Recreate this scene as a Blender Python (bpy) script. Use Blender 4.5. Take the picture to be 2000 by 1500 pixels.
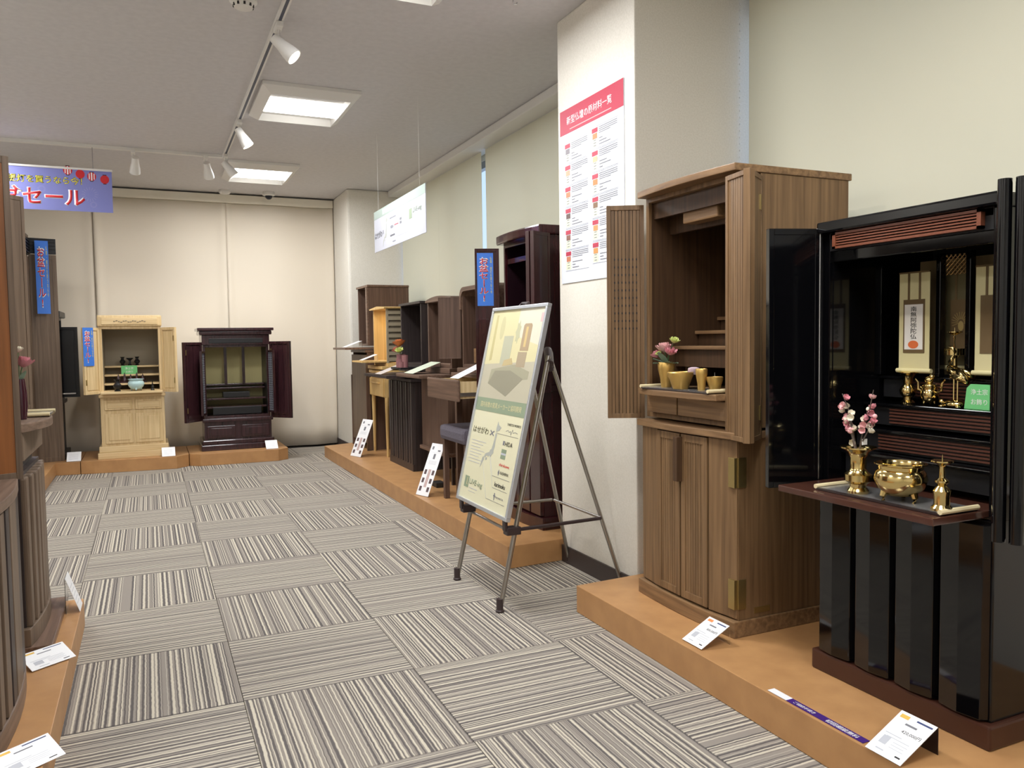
import bpy, bmesh, math, random
from mathutils import Matrix, Vector
random.seed(7)
R = math.radians
SC = bpy.context.scene
COL = SC.collection
for o in list(bpy.data.objects):
    bpy.data.objects.remove(o)

# ------------------------------------------------------------------ camera
cam_d = bpy.data.cameras.new('camera'); cam = bpy.data.objects.new('camera', cam_d); COL.objects.link(cam)
cam_d.sensor_fit = 'HORIZONTAL'; cam_d.sensor_width = 36.0; cam_d.lens = 36.0 * 1560.0 / 2000.0
cam_d.clip_start = 0.02; cam_d.clip_end = 200
yaw, pitch, roll = R(24.42), R(-3.1445), R(-0.8108)
fw = Vector((math.sin(yaw), math.cos(yaw), 0)); rt = Vector((math.cos(yaw), -math.sin(yaw), 0)); up = Vector((0, 0, 1))
f2 = fw * math.cos(pitch) + up * math.sin(pitch); u2 = up * math.cos(pitch) - fw * math.sin(pitch)
r3 = rt * math.cos(roll) + u2 * math.sin(roll); u3 = u2 * math.cos(roll) - rt * math.sin(roll)
m3 = Matrix((r3, u3, -f2)).transposed()
cam.matrix_world = Matrix.Translation((0, 0, 1.006)) @ m3.to_4x4()
SC.camera = cam
SC.view_settings.view_transform = 'Standard'; SC.view_settings.look = 'None'
SC.view_settings.gamma = 1.0; SC.view_settings.use_curve_mapping = False
SC.view_settings.exposure = 0.12

# ------------------------------------------------------------------ world (daylight outside the windows)
W = bpy.data.worlds.new('sky'); SC.world = W; W.use_nodes = True
wn = W.node_tree.nodes; wb = wn['Background']
tc = wn.new('ShaderNodeTexCoord'); sp = wn.new('ShaderNodeSeparateXYZ'); rp = wn.new('ShaderNodeValToRGB')
W.node_tree.links.new(tc.outputs['Generated'], sp.inputs[0]); W.node_tree.links.new(sp.outputs['Z'], rp.inputs[0])
rp.color_ramp.elements[0].position = 0.0; rp.color_ramp.elements[0].color = (0.62, 0.72, 0.85, 1)
rp.color_ramp.elements[1].position = 0.6; rp.color_ramp.elements[1].color = (0.25, 0.47, 0.85, 1)
W.node_tree.links.new(rp.outputs[0], wb.inputs['Color']); wb.inputs['Strength'].default_value = 1.3

CEIL = 2.40
PT = 0.10          # top of the display platforms

# ------------------------------------------------------------------ materials
def S(r, g, b):
    def c(v):
        v /= 255.0
        return v / 12.92 if v <= 0.04045 else ((v + 0.055) / 1.055) ** 2.4
    return (c(r), c(g), c(b), 1.0)
MATS = {}
def pm(name, col, rough=0.5, metal=0.0, coat=0.0, spec=0.5, emit=None, es=0.0, trans=0.0, ior=1.45):
    if name in MATS: return MATS[name]
    m = bpy.data.materials.new(name); m.use_nodes = True; b = m.node_tree.nodes['Principled BSDF']
    b.inputs['Base Color'].default_value = col; b.inputs['Roughness'].default_value = rough
    b.inputs['Metallic'].default_value = metal; b.inputs['Coat Weight'].default_value = coat
    b.inputs['Coat Roughness'].default_value = 0.05; b.inputs['Specular IOR Level'].default_value = spec
    b.inputs['IOR'].default_value = ior; b.inputs['Transmission Weight'].default_value = trans
    if emit: b.inputs['Emission Color'].default_value = emit; b.inputs['Emission Strength'].default_value = es
    MATS[name] = m; return m
def noise_col(name, c1, c2, scale=(1, 1, 1), nscale=5.0, detail=4.0, rough=0.5, bump=0.0, lo=0.35, hi=0.65, coat=0.0, spec=0.5, distort=0.0):
    if name in MATS: return MATS[name]
    m = pm(name, c1, rough, 0, coat, spec); nt = m.node_tree; L = nt.links; b = nt.nodes['Principled BSDF']
    t = nt.nodes.new('ShaderNodeTexCoord'); mp = nt.nodes.new('ShaderNodeMapping'); n = nt.nodes.new('ShaderNodeTexNoise'); r = nt.nodes.new('ShaderNodeValToRGB')
    mp.inputs['Scale'].default_value = scale; n.inputs['Scale'].default_value = nscale; n.inputs['Detail'].default_value = detail
    n.inputs['Distortion'].default_value = distort
    L.new(t.outputs['Object'], mp.inputs[0]); L.new(mp.outputs[0], n.inputs['Vector']); L.new(n.outputs[0], r.inputs[0])
    r.color_ramp.elements[0].position = lo; r.color_ramp.elements[0].color = c1
    r.color_ramp.elements[1].position = hi; r.color_ramp.elements[1].color = c2
    L.new(r.outputs[0], b.inputs['Base Color'])
    if bump:
        bp = nt.nodes.new('ShaderNodeBump'); bp.inputs['Strength'].default_value = bump; bp.inputs['Distance'].default_value = 0.002
        L.new(n.outputs[0], bp.inputs['Height']); L.new(bp.outputs[0], b.inputs['Normal'])
    return m
def wood(name, c1, c2, axis='z', rough=0.42, coat=0.0, spec=0.4):
    s = {'z': (45, 45, 1.6), 'x': (1.6, 45, 45), 'y': (45, 1.6, 45)}[axis]
    return noise_col(name, c1, c2, s, 1.6, 5.0, rough, 0.08, 0.3, 0.72, coat, spec, 0.4)

M_white = pm('white_paint', S(228, 226, 222), 0.45)
M_card = pm('white_card', S(240, 240, 242), 0.4)
M_print = pm('print_grey', S(120, 120, 126), 0.6)
M_printl = pm('print_pale', S(186, 188, 196), 0.6)
M_black = pm('print_black', S(24, 22, 24), 0.5)
M_red = pm('print_red', S(205, 40, 48), 0.5)
M_rose = pm('print_crimson', S(184, 62, 82), 0.5)
M_blue = pm('print_blue', S(62, 120, 214), 0.5)
M_navy = pm('print_navy', S(52, 66, 112), 0.5)
M_yellow = pm('print_yellow', S(226, 214, 70), 0.5)
M_ochre = pm('print_ochre', S(224, 180, 80), 0.5)
M_violet = pm('banner_violet', S(128, 132, 196), 0.55)
M_purple = pm('strip_purple', S(66, 34, 116), 0.45)
M_green = pm('card_green', S(112, 196, 124), 0.5)
M_sage = pm('print_sage', S(138, 152, 126), 0.55)
M_gold = pm('polished_brass', S(222, 198, 136), 0.14, 1.0)
M_goldmatte = pm('satin_gold', S(206, 170, 98), 0.36, 0.75)
M_brass = pm('brass_hinge', S(176, 156, 104), 0.35, 0.9)
M_chrome = pm('chrome', S(190, 190, 192), 0.2, 1.0)
M_steel = pm('brushed_steel', S(168, 164, 158), 0.3, 1.0)
M_alu = pm('aluminium_frame', S(200, 204, 208), 0.32, 0.6)
M_plastic = pm('dark_brown_plastic', S(58, 46, 46), 0.4)
M_acryl = pm('clear_acrylic', (0.95, 0.97, 0.97, 1), 0.03, 0, 0, 0.5, None, 0, 1.0, 1.1)
M_film = pm('clear_wrapping_film', (0.97, 0.97, 0.97, 1), 0.12, 0, 0, 0.8, None, 0, 0.92, 1.15)
M_lacq = pm('black_lacquer', S(7, 7, 9), 0.08, 0, 0.15, 0.45)
M_lacqm = pm('black_satin', S(22, 22, 24), 0.4)
M_redlacq = wood('dark_red_lacquer', S(40, 14, 18), S(58, 20, 24), 'z', 0.16, 0.5)
M_rosew = wood('rosewood', S(40, 22, 26), S(60, 34, 38), 'z', 0.2, 0.4)
M_wal = wood('walnut', S(100, 76, 52), S(138, 108, 76), 'z', 0.42)
M_walx = wood('walnut_across', S(106, 80, 56), S(148, 116, 82), 'x', 0.42)
M_wald = wood('walnut_dark', S(62, 44, 30), S(84, 61, 42), 'z', 0.45)
M_grey = wood('grey_walnut', S(92, 76, 62), S(122, 103, 86), 'z', 0.45)
M_greyx = wood('grey_walnut_across', S(96, 78, 66), S(132, 110, 94), 'x', 0.45)
M_bw = wood('brown_walnut', S(84, 64, 54), S(112, 88, 74), 'z', 0.4)
M_bwx = wood('brown_walnut_across', S(92, 72, 60), S(128, 102, 86), 'x', 0.4)
M_dk = wood('dark_oak', S(44, 37, 36), S(66, 56, 54), 'z', 0.42)
M_lt = wood('light_oak', S(196, 160, 100), S(222, 188, 128), 'z', 0.45)
M_ash = wood('pale_ash', S(204, 176, 128), S(226, 202, 158), 'z', 0.42)
M_ashx = wood('pale_ash_across', S(206, 178, 130), S(230, 206, 162), 'x', 0.42)
M_louv = pm('louvre_taupe', S(150, 138, 116), 0.5)
M_orange = wood('amber_wood', S(122, 76, 38), S(152, 94, 48), 'z', 0.4)
M_tan = pm('gold_paper', S(132, 114, 80), 0.6)
M_cream = pm('scroll_cream', S(206, 196, 150), 0.7)
M_paper = pm('scroll_paper', S(226, 222, 216), 0.7)
M_brown = pm('scroll_brown', S(104, 84, 54), 0.7)
M_plat = noise_col('tan_laminate', S(174, 129, 84), S(186, 140, 92), (3, 3, 3), 4, 4, 0.42)
M_wall = noise_col('wallpaper', S(222, 217, 206), S(230, 225, 215), (1, 1, 1), 160, 2, 0.8, 0.04)
M_ceil = noise_col('ceiling_paint', S(206, 204, 206), S(212, 210, 212), (1, 1, 1), 30, 3, 0.85, 0.1)
M_base = pm('baseboard_dark', S(70, 60, 58), 0.5)
M_stool = noise_col('grey_upholstery', S(86, 80, 90), S(104, 98, 108), (1, 1, 1), 220, 2, 0.9, 0.3)
M_celadon = pm('celadon_glaze', S(178, 208, 210), 0.12, 0, 0.4)
M_glass = pm('window_glass', (0.9, 0.95, 1, 1), 0.02, 0, 0, 0.5, None, 0, 1.0, 1.02)
M_frame = pm('window_frame_grey', S(150, 155, 165), 0.4, 0.3)
M_pink = pm('petal_pink', S(214, 140, 150), 0.6)
M_ppale = pm('petal_blush', S(228, 176, 176), 0.6)
M_petw = pm('petal_ivory', S(236, 228, 208), 0.6)
M_petg = pm('petal_lime', S(206, 214, 130), 0.6)
M_peto = pm('petal_orange', S(206, 118, 66), 0.6)
M_leaf = pm('leaf_grey_green', S(126, 148, 128), 0.6)
M_leafd = pm('leaf_green', S(82, 108, 70), 0.6)
M_twig = pm('twig_brown', S(96, 84, 78), 0.7)
M_plum = pm('plum_glaze', S(58, 22, 34), 0.15, 0, 0.4)
M_mauve = pm('mauve_glass', S(140, 96, 98), 0.2, 0, 0.2)
M_tray = pm('dark_tray', S(46, 36, 34), 0.2, 0, 0.3)
M_bamboo = pm('tray_handle_cream', S(222, 206, 164), 0.45)
def fabric_mat(name, c, tr):
    m = bpy.data.materials.new(name); m.use_nodes = True; nt = m.node_tree; nt.nodes.remove(nt.nodes['Principled BSDF'])
    d = nt.nodes.new('ShaderNodeBsdfDiffuse'); t = nt.nodes.new('ShaderNodeBsdfTranslucent'); x = nt.nodes.new('ShaderNodeMixShader')
    d.inputs[0].default_value = c; t.inputs[0].default_value = c; x.inputs[0].default_value = tr
    L = nt.links; L.new(d.outputs[0], x.inputs[1]); L.new(t.outputs[0], x.inputs[2]); L.new(x.outputs[0], nt.nodes['Material Output'].inputs[0])
    return m
M_blind = fabric_mat('roller_blind_fabric', S(234, 229, 210), 0.42)
M_curt = fabric_mat('cream_curtain_fabric', S(240, 229, 211), 0.12)
M_lamp = pm('lamp_tube', S(255, 255, 255), 0.3, emit=(1, 0.99, 0.96, 1), es=7.0)
M_bulb = pm('spot_bulb', S(255, 250, 235), 0.3, emit=(1, 0.9, 0.7, 1), es=9.0)
M_warm = pm('interior_lamp', S(255, 240, 200), 0.3, emit=(1, 0.78, 0.42, 1), es=6.0)

def carpet_mat():
    m = pm('striped_carpet', S(150, 142, 130), 0.95, 0, 0, 0.1); nt = m.node_tree; L = nt.links; b = nt.nodes['Principled BSDF']
    N = nt.nodes.new
    t = N('ShaderNodeTexCoord'); oi = N('ShaderNodeObjectInfo'); sp = N('ShaderNodeSeparateXYZ'); L.new(t.outputs['Object'], sp.inputs[0])
    wob = N('ShaderNodeTexNoise'); wob.inputs['Scale'].default_value = 45; wob.inputs['Detail'].default_value = 2; L.new(t.outputs['Object'], wob.inputs['Vector'])
    w2 = N('ShaderNodeMath'); w2.operation = 'MULTIPLY_ADD'; L.new(wob.outputs[0], w2.inputs[0]); w2.inputs[1].default_value = 0.004; L.new(sp.outputs['X'], w2.inputs[2])
    rnd = N('ShaderNodeMath'); rnd.operation = 'MULTIPLY_ADD'; L.new(oi.outputs['Random'], rnd.inputs[0]); rnd.inputs[1].default_value = 37.0; L.new(w2.outputs[0], rnd.inputs[2])
    cx = N('ShaderNodeCombineXYZ'); L.new(rnd.outputs[0], cx.inputs[0])
    n1 = N('ShaderNodeTexNoise'); n1.inputs['Scale'].default_value = 112; n1.inputs['Detail'].default_value = 1.2; n1.inputs['Roughness'].default_value = 0.5; L.new(cx.outputs[0], n1.inputs['Vector'])
    r = N('ShaderNodeValToRGB'); cr = r.color_ramp; cr.interpolation = 'LINEAR'
    cr.elements[0].position = 0.438; cr.elements[0].color = S(74, 65, 61)
    cr.elements[1].position = 0.482; cr.elements[1].color = S(134, 123, 111)
    e = cr.elements.new(0.52); e.color = S(146, 137, 127)
    e = cr.elements.new(0.562); e.color = S(204, 194, 173)
    L.new(n1.outputs[0], r.inputs[0])
    n2 = N('ShaderNodeTexNoise'); n2.inputs['Scale'].default_value = 900; n2.inputs['Detail'].default_value = 1; L.new(t.outputs['Object'], n2.inputs['Vector'])
    mx = N('ShaderNodeMixRGB'); mx.blend_type = 'MULTIPLY'; mx.inputs[0].default_value = 0.35; L.new(r.outputs[0], mx.inputs[1]); L.new(n2.outputs[0], mx.inputs[2])
    br = N('ShaderNodeBrightContrast'); br.inputs['Bright'].default_value = 0.07; L.new(mx.outputs[0], br.inputs[0]); L.new(br.outputs[0], b.inputs['Base Color'])
    bp = N('ShaderNodeBump'); bp.inputs['Strength'].default_value = 0.5; bp.inputs['Distance'].default_value = 0.003; L.new(n1.outputs[0], bp.inputs['Height']); L.new(bp.outputs[0], b.inputs['Normal'])
    return m
M_carpet = carpet_mat()

# ------------------------------------------------------------------ geometry helpers
class G:
    def __init__(s): s.bm = bmesh.new()
    def _hex(s, P):
        v = [s.bm.verts.new(p) for p in P]
        for f in ((0, 3, 2, 1), (4, 5, 6, 7), (0, 1, 5, 4), (1, 2, 6, 5), (2, 3, 7, 6), (3, 0, 4, 7)): s.bm.faces.new([v[i] for i in f])
        return s
    def box(s, x0, x1, y0, y1, z0, z1):
        return s._hex([(x0, y0, z0), (x1, y0, z0), (x1, y1, z0), (x0, y1, z0), (x0, y0, z1), (x1, y0, z1), (x1, y1, z1), (x0, y1, z1)])
    def prism(s, pts, a0, a1, axis='z'):
        def mk(p, a): return {'z': (p[0], p[1], a), 'x': (a, p[0], p[1]), 'y': (p[0], a, p[1])}[axis]
        A = [s.bm.verts.new(mk(p, a0)) for p in pts]; B = [s.bm.verts.new(mk(p, a1)) for p in pts]; n = len(pts)
        s.bm.faces.new(A[::-1]); s.bm.faces.new(B)
        for i in range(n): s.bm.faces.new((A[i], A[(i + 1) % n], B[(i + 1) % n], B[i]))
        return s
    def slab(s, p, q, t, z0, z1):
        # upright panel from p to q (plan), thickness t to the left of p->q
        d = Vector((q[0] - p[0], q[1] - p[1])).normalized(); n = Vector((-d.y, d.x)) * t
        return s.prism([p, q, (q[0] + n.x, q[1] + n.y), (p[0] + n.x, p[1] + n.y)], z0, z1)
    def tube(s, pts, r, n=8):
        pts = [Vector(p) for p in pts]; rs = r if isinstance(r, (list, tuple)) else [r] * len(pts); rings = []
        for i, p in enumerate(pts):
            t = (pts[min(i + 1, len(pts) - 1)] - pts[max(i - 1, 0)]).normalized()
            a = t.cross(Vector((0, 0, 1)));  a = a.normalized() if a.length > 1e-4 else Vector((1, 0, 0))
            b = t.cross(a).normalized()
            rings.append([s.bm.verts.new(p + (a * math.cos(k * 2 * math.pi / n) + b * math.sin(k * 2 * math.pi / n)) * rs[i]) for k in range(n)])
        for A, B in zip(rings, rings[1:]):
            for k in range(n): s.bm.faces.new((A[k], A[(k + 1) % n], B[(k + 1) % n], B[k]))
        s.bm.faces.new(rings[0][::-1]); s.bm.faces.new(rings[-1]); return s
    def lathe(s, prof, c=(0, 0, 0), n=24, sx=1.0, sy=1.0):
        rings = []
        for r, z in prof:
            if r < 1e-5: rings.append([s.bm.verts.new((c[0], c[1], c[2] + z))])
            else: rings.append([s.bm.verts.new((c[0] + r * sx * math.cos(k * 2 * math.pi / n), c[1] + r * sy * math.sin(k * 2 * math.pi / n), c[2] + z)) for k in range(n)])
        for A, B in zip(rings, rings[1:]):
            for k in range(n):
                k2 = (k + 1) % n
                if len(A) == 1 and len(B) == 1: continue
                if len(A) == 1: s.bm.faces.new((A[0], B[k2], B[k]))
                elif len(B) == 1: s.bm.faces.new((A[k], A[k2], B[0]))
                else: s.bm.faces.new((A[k], A[k2], B[k2], B[k]))
        return s
    def ball(s, c, r, sc=(1, 1, 1), n=10):
        m = max(4, n // 2 + 1); prof = [(math.sin(math.pi * i / m), -math.cos(math.pi * i / m)) for i in range(m + 1)]
        b0 = len(s.bm.verts); g = G(); g.lathe([(max(a, 0) if 0 < i < m else 0, z) for i, (a, z) in enumerate(prof)], n=n)
        for v in g.bm.verts: v.co = Vector((c[0] + v.co.x * r * sc[0], c[1] + v.co.y * r * sc[1], c[2] + v.co.z * r * sc[2]))
        return s.add(g)
    def add(s, g, M=None):
        mp = {}
        for v in g.bm.verts: mp[v] = s.bm.verts.new(M @ v.co if M else v.co)
        for f in g.bm.faces: s.bm.faces.new([mp[v] for v in f.verts])
        g.bm.free(); return s
    def petal(s, base, d, upv, L, w, curl=0.35, nz=3):
        # a cupped petal growing from base along d, bending towards upv
        d = Vector(d).normalized(); upv = Vector(upv); side = d.cross(upv); side = side.normalized() if side.length > 1e-4 else Vector((1, 0, 0)); nrm = side.cross(d).normalized()
        rows = []
        for i in range(nz + 1):
            t = i / nz; ww = w * math.sin(math.pi * (0.12 + 0.80 * t)) ; c = Vector(base) + d * L * t + nrm * (curl * L * t * t)
            rows.append([s.bm.verts.new(c + side * ww * k + nrm * abs(k) * w * 0.35) for k in (-1, 0, 1)])
        for A, B in zip(rows, rows[1:]):
            for k in range(2): s.bm.faces.new((A[k], A[k + 1], B[k + 1], B[k]))
        return s
    def xf(s, M): bmesh.ops.transform(s.bm, matrix=M, verts=s.bm.verts); return s
    def out(s, name, mat, parent=None, bevel=0.0, smooth=False, thick=0.0):
        bmesh.ops.recalc_face_normals(s.bm, faces=s.bm.faces)
        if bevel:
            ed = [e for e in s.bm.edges if len(e.link_faces) == 2 and e.calc_face_angle(0) > 0.5]
            bmesh.ops.bevel(s.bm, geom=ed, offset=bevel, segments=2, profile=0.6, affect='EDGES', clamp_overlap=True)
        me = bpy.data.meshes.new(name); s.bm.to_mesh(me); s.bm.free()
        if smooth:
            for p in me.polygons: p.use_smooth = True
        me.materials.append(mat)
        o = bpy.data.objects.new(name, me); COL.objects.link(o)
        if parent: o.parent = parent
        if smooth and smooth != 'all':
            md = o.modifiers.new('edge_split', 'EDGE_SPLIT'); md.split_angle = R(40)
        if thick:
            md = o.modifiers.new('solid', 'SOLIDIFY'); md.thickness = thick
        return o
def tag(o, label=None, cat=None, group=None, kind=None):
    if label: o['label'] = label
    if cat: o['category'] = cat
    if group: o['group'] = group
    if kind: o['kind'] = kind
    return o
def thing(name, label, cat, loc=(0, 0, 0), rz=0.0, group=None):
    o = bpy.data.objects.new(name, None); COL.objects.link(o); o.empty_display_size = 0.05
    o.location = loc; o.rotation_euler = (0, 0, rz); return tag(o, label, cat, group)
def struct(o): o['kind'] = 'structure'; return o
FRONT = Matrix(((1, 0, 0, 0), (0, 0, -1, 0), (0, 1, 0, 0), (0, 0, 0, 1)))       # text plane facing local -Y
def at(M, x, y, z): return Matrix.Translation((x, y, z)) @ M
def text(body, w, h, mat, parent, M, name='lettering', off=0.0, vertical=False, ext=0.0003, lift=0.0, stretch=False):
    cu = bpy.data.curves.new('t', 'FONT'); cu.body = '\n'.join(body.replace('ー', '丨')) if vertical else body
    cu.align_x = 'CENTER'; cu.resolution_u = 2; cu.offset = off; cu.extrude = 0.0; cu.space_line = 1.0
    ob = bpy.data.objects.new('t', cu); COL.objects.link(ob); bpy.context.view_layer.update()
    me = bpy.data.meshes.new_from_object(ob.evaluated_get(bpy.context.evaluated_depsgraph_get()))
    bpy.data.objects.remove(ob); bpy.data.curves.remove(cu)
    xs = [v.co.x for v in me.vertices] or [0, 1]; ys = [v.co.y for v in me.vertices] or [0, 1]
    sx, sy = w / max(max(xs) - min(xs), 1e-5), h / max(max(ys) - min(ys), 1e-5)
    if not stretch: sx = sy = min(sx, sy)
    cx, cy = (max(xs) + min(xs)) / 2, (max(ys) + min(ys)) / 2
    for v in me.vertices: v.co = M @ Vector(((v.co.x - cx) * sx, (v.co.y - cy) * sy, lift))
    me.name = name; me.materials.clear(); me.materials.append(mat)
    o = bpy.data.objects.new(name, me); COL.objects.link(o); o.parent = parent
    md = o.modifiers.new('solid', 'SOLIDIFY'); md.thickness = max(ext, 0.0002); md.offset = 0
    return o
def flat(rects, name, mat, parent, M, lift=0.0003):
    # printed rectangles (x0,x1,y0,y1) in the plane M
    g = G()
    for x0, x1, y0, y1 in rects: g.box(x0, x1, y0, y1, 0, lift)
    g.xf(M); return g.out(name, mat, parent)

# ------------------------------------------------------------------ room shell
fl = struct(G().box(-1.6, 2.35, -2.7, 8.0, -0.06, -0.006).out('floor', pm('floor_adhesive', S(70, 64, 60), 0.9)))
tg = G().box(-0.2492, 0.2492, -0.2492, 0.2492, -0.006, 0.0)
t0 = tg.out('carpet_tile', M_carpet, fl, bevel=0.0012); first = True
for i in range(8):
    for j in range(22):
        cx, cy = -1.54 + 0.5 * i, -2.676 + 0.25 + 0.5 * j
        if cx > 2.3 or cy > 7.95: continue
        o = t0 if first else t0.copy()
        if not first: COL.objects.link(o)
        first = False
        # tile [.21,.71]x[1.82,2.32] has stripes running in depth
        par = (round((cx - 0.46) / 0.5) + round((cy - 2.074) / 0.5)) % 2
        o.location = (cx, cy, 0); o.rotation_euler = (0, 0, 0 if par == 0 else math.pi / 2)
struct(G().box(-1.6, 2.35, -2.7, 8.0, CEIL, CEIL + 0.1).out('ceiling', M_ceil))
struct(G().box(-1.7, -1.6, -2.7, 8.0, -.06, CEIL).out('wall_left', M_wall))
struct(G().box(-1.6, 2.35, 8.0, 8.1, -.06, CEIL).out('wall_back', M_wall))
struct(G().box(-1.6, 2.35, -2.8, -2.7, -.06, CEIL).out('wall_rear', M_wall))
wr = G().box(2.27, 2.35, -2.7, 8.0, -.06, 0.7).box(2.27, 2.35, -2.7, 8.0, 2.32, CEIL)
for y0, y1 in ((-2.7, -2.5), (0.9, 1.0), (2.62, 3.15), (7.35, 8.0)): wr.box(2.27, 2.35, y0, y1, 0.7, 2.32)
struct(wr.out('wall_right', M_wall))
for k, (y0, y1) in enumerate(((3.15, 7.35), (1.0, 2.62), (-2.5, 0.9))):
    w = struct(G().box(2.31, 2.315, y0, y1, 0.7, 2.32).out('window_%d' % (k + 1), M_glass))
    g = G().box(2.29, 2.335, y0, y0 + 0.05, 0.7, 2.32).box(2.29, 2.335, y1 - 0.05, y1, 0.7, 2.32).box(2.29, 2.335, y0, y1, 0.7, 0.76).box(2.29, 2.335, y0, y1, 2.27, 2.32)
    n = int((y1 - y0) / 1.05)
    for q in range(1, n): yy = y0 + (y1 - y0) * q / n; g.box(2.29, 2.335, yy - 0.025, yy + 0.025, 0.7, 2.32)
    g.out('window_frame', M_frame, w)
struct(G().box(1.69, 2.27, 2.575, 3.19, 0, CEIL).out('wall_pillar_1', M_wall, bevel=0.006))
struct(G().box(1.69, 2.27, 7.29, 8.0, 0, CEIL).out('wall_pillar_2', M_wall, bevel=0.02))
bb = G().box(1.681, 1.69, 2.575, 3.20, 0, 0.075).box(1.681, 2.2, 3.19, 3.199, 0, 0.075)
struct(bb.out('baseboard_right', M_base))
struct(G().box(1.681, 1.69, 7.28, 7.95, 0, 0.06).box(1.681, 2.2, 7.281, 7.29, 0, 0.06).out('baseboard_back', M_base))

# roller blinds
def blind(y0, y1, zb, label):
    t = thing('roller_blind', label, 'blind', (2.2, (y0 + y1) / 2, zb))
    h = (y1 - y0) / 2
    G().box(-0.0015, 0.0015, -h, h, 0.02, 2.343 - zb).out('blind_cloth', M_blind, t)
    G().box(-0.008, 0.008, -h, h, 0.0, 0.022).out('bottom_bar', M_white, t, bevel=0.003)
    if y1 < 3: G().tube([(0.03, -h, 2.36 - zb), (0.03, h, 2.36 - zb)], 0.022, 12).out('roller_tube', M_white, t, smooth=True)
    return t
blind(6.2505, 7.27, 0.55, 'cream roller blind beside the far white pillar')
blind(5.32, 6.2495, 0.55, 'cream roller blind between the far blind and the blue window gap')
blind(3.20, 5.24, 0.55, 'wide cream roller blind between the window gap and poster pillar')
b4 = blind(-1.2, 2.535, 0.55, 'cream roller blind behind the black lacquer altar')
gch = G()
for k in range(48): gch.ball((-0.02, 1.9, 0.55 + k * 0.026), 0.0035, n=6)
gch.out('pull_chain', M_white, b4)
cs = G().box(2.07, 2.26, 3.20, 7.28, 2.345, CEIL - 0.001)
tag(cs.out('blind_cassette', M_white, bevel=0.008), 'long white blind cassette under the ceiling along the windows', 'blind cassette')

# curtain over the back wall: three cloths with soft folds
def curtain(x0, x1, z1, label, ph):
    g = G(); n = 60; nz = 12; V = []
    for i in range(n + 1):
        u = i / n; col = []
        for j in range(nz + 1):
            v = j / nz
            dy = 0.012 * math.sin(u * 9 + ph + v) + 0.02 * math.exp(-((u - 0.02) / 0.03) ** 2) + 0.018 * math.exp(-((u - 0.98) / 0.04) ** 2) + (0.03 * (1 - v) ** 3) * math.sin(u * 14 + ph)
            col.append(g.bm.verts.new((x0 + (x1 - x0) * u, 7.90 - dy, 0.012 + (z1 - 0.012) * v)))
        V.append(col)
    for i in range(n):
        for j in range(nz): g.bm.faces.new((V[i][j], V[i + 1][j], V[i + 1][j + 1], V[i][j + 1]))
    o = g.out('curtain', M_curt, smooth='all', thick=0.002); return tag(o, label, 'curtain', )
curtain(-1.59, -0.40, 2.308, 'cream cloth curtain behind the black corner altar', 0.4)
curtain(-0.399, 0.694, 2.308, 'cream cloth curtain behind the pale ash altar', 1.7)
curtain(0.695, 1.685, 2.308, 'cream cloth curtain between the rosewood altar and white pillar', 3.1)
tag(G().box(-1.59, 1.685, 7.86, 7.93, 2.31, 2.385).out('curtain_rail', pm('pelmet_cream', S(236, 230, 214), 0.6), bevel=0.006), 'pale pelmet rail at the top of the cream curtains', 'curtain rail')

# ------------------------------------------------------------------ ceiling things
def ceiling_light(x, y, label, power=17.5):
    t = thing('ceiling_light', label, 'ceiling light', (x, y, CEIL), 0, 'white ceiling lights in a row')
    hx, hy = 0.265, 0.325
    g = G()
    o = [(-hx, -hy), (hx, -hy), (hx, hy), (-hx, hy)]; i_ = [(-hx + .05, -hy + .05), (hx - .05, -hy + .05), (hx - .05, hy - .05), (-hx + .05, hy - .05)]
    vo = [g.bm.verts.new((a, b, -0.001)) for a, b in o]; vm = [g.bm.verts.new((a, b, -0.02)) for a, b in o]; vi = [g.bm.verts.new((a, b, -0.055)) for a, b in i_]; vt = [g.bm.verts.new((a, b, -0.012)) for a, b in i_]
    for k in range(4):
        q = (k + 1) % 4
        g.bm.faces.new((vo[k], vo[q], vm[q], vm[k])); g.bm.faces.new((vm[k], vm[q], vi[q], vi[k])); g.bm.faces.new((vi[k], vi[q], vt[q], vt[k]))
    g.bm.faces.new(vt)
    g.out('housing', M_white, t)
    for k in (-1, 0, 1):
        G().tube([(-hx + .055, k * 0.085, -0.036), (hx - .055, k * 0.085, -0.036)], 0.016, 10).out('lamp_tube', M_lamp, t, smooth=True)
    for k in (-1, 0, 1):
        g = G().prism([(k * .085 - .04, -.014), (k * .085 + .04, -.014), (k * .085 + .03, -.02), (k * .085 - .03, -.02)], -hx + .055, hx - .055, 'x'); g.out('reflector', M_white, t)
    ld = bpy.data.lights.new('panel_glow', 'AREA'); ld.shape = 'RECTANGLE'; ld.size = 0.42; ld.size_y = 0.52; ld.energy = power * 1.4; ld.color = (0.96, 0.98, 1.0)
    lo = bpy.data.objects.new('panel_glow', ld); COL.objects.link(lo); lo.parent = t; lo.location = (0, 0, -0.06)
    return t
ceiling_light(0.865, 4.78, 'white ceiling light panel beside the track, second from the curtain')
ceiling_light(0.865, 6.76, 'white ceiling light panel nearest the cream curtain')
ceiling_light(0.865, 2.83, 'white ceiling light panel above the poster pillar')
for y, l in ((0.9, 'white ceiling light panel above the black lacquer altar'), (-1.1, 'white ceiling light panel at the rear wall end of the aisle')): ceiling_light(0.865, y, l)
for y, l in ((6.0, 'tall grey brown altar'), (3.8, 'empty left wall beyond the curved shelf altar'), (1.6, 'amber lined altar'), (-0.6, 'left wall near the rear wall')): ceiling_light(-1.15, y, 'unseen white ceiling light panel added over the ' + l, 10)  # assumed left row, out of view, added to brighten this side and the curtains

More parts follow.
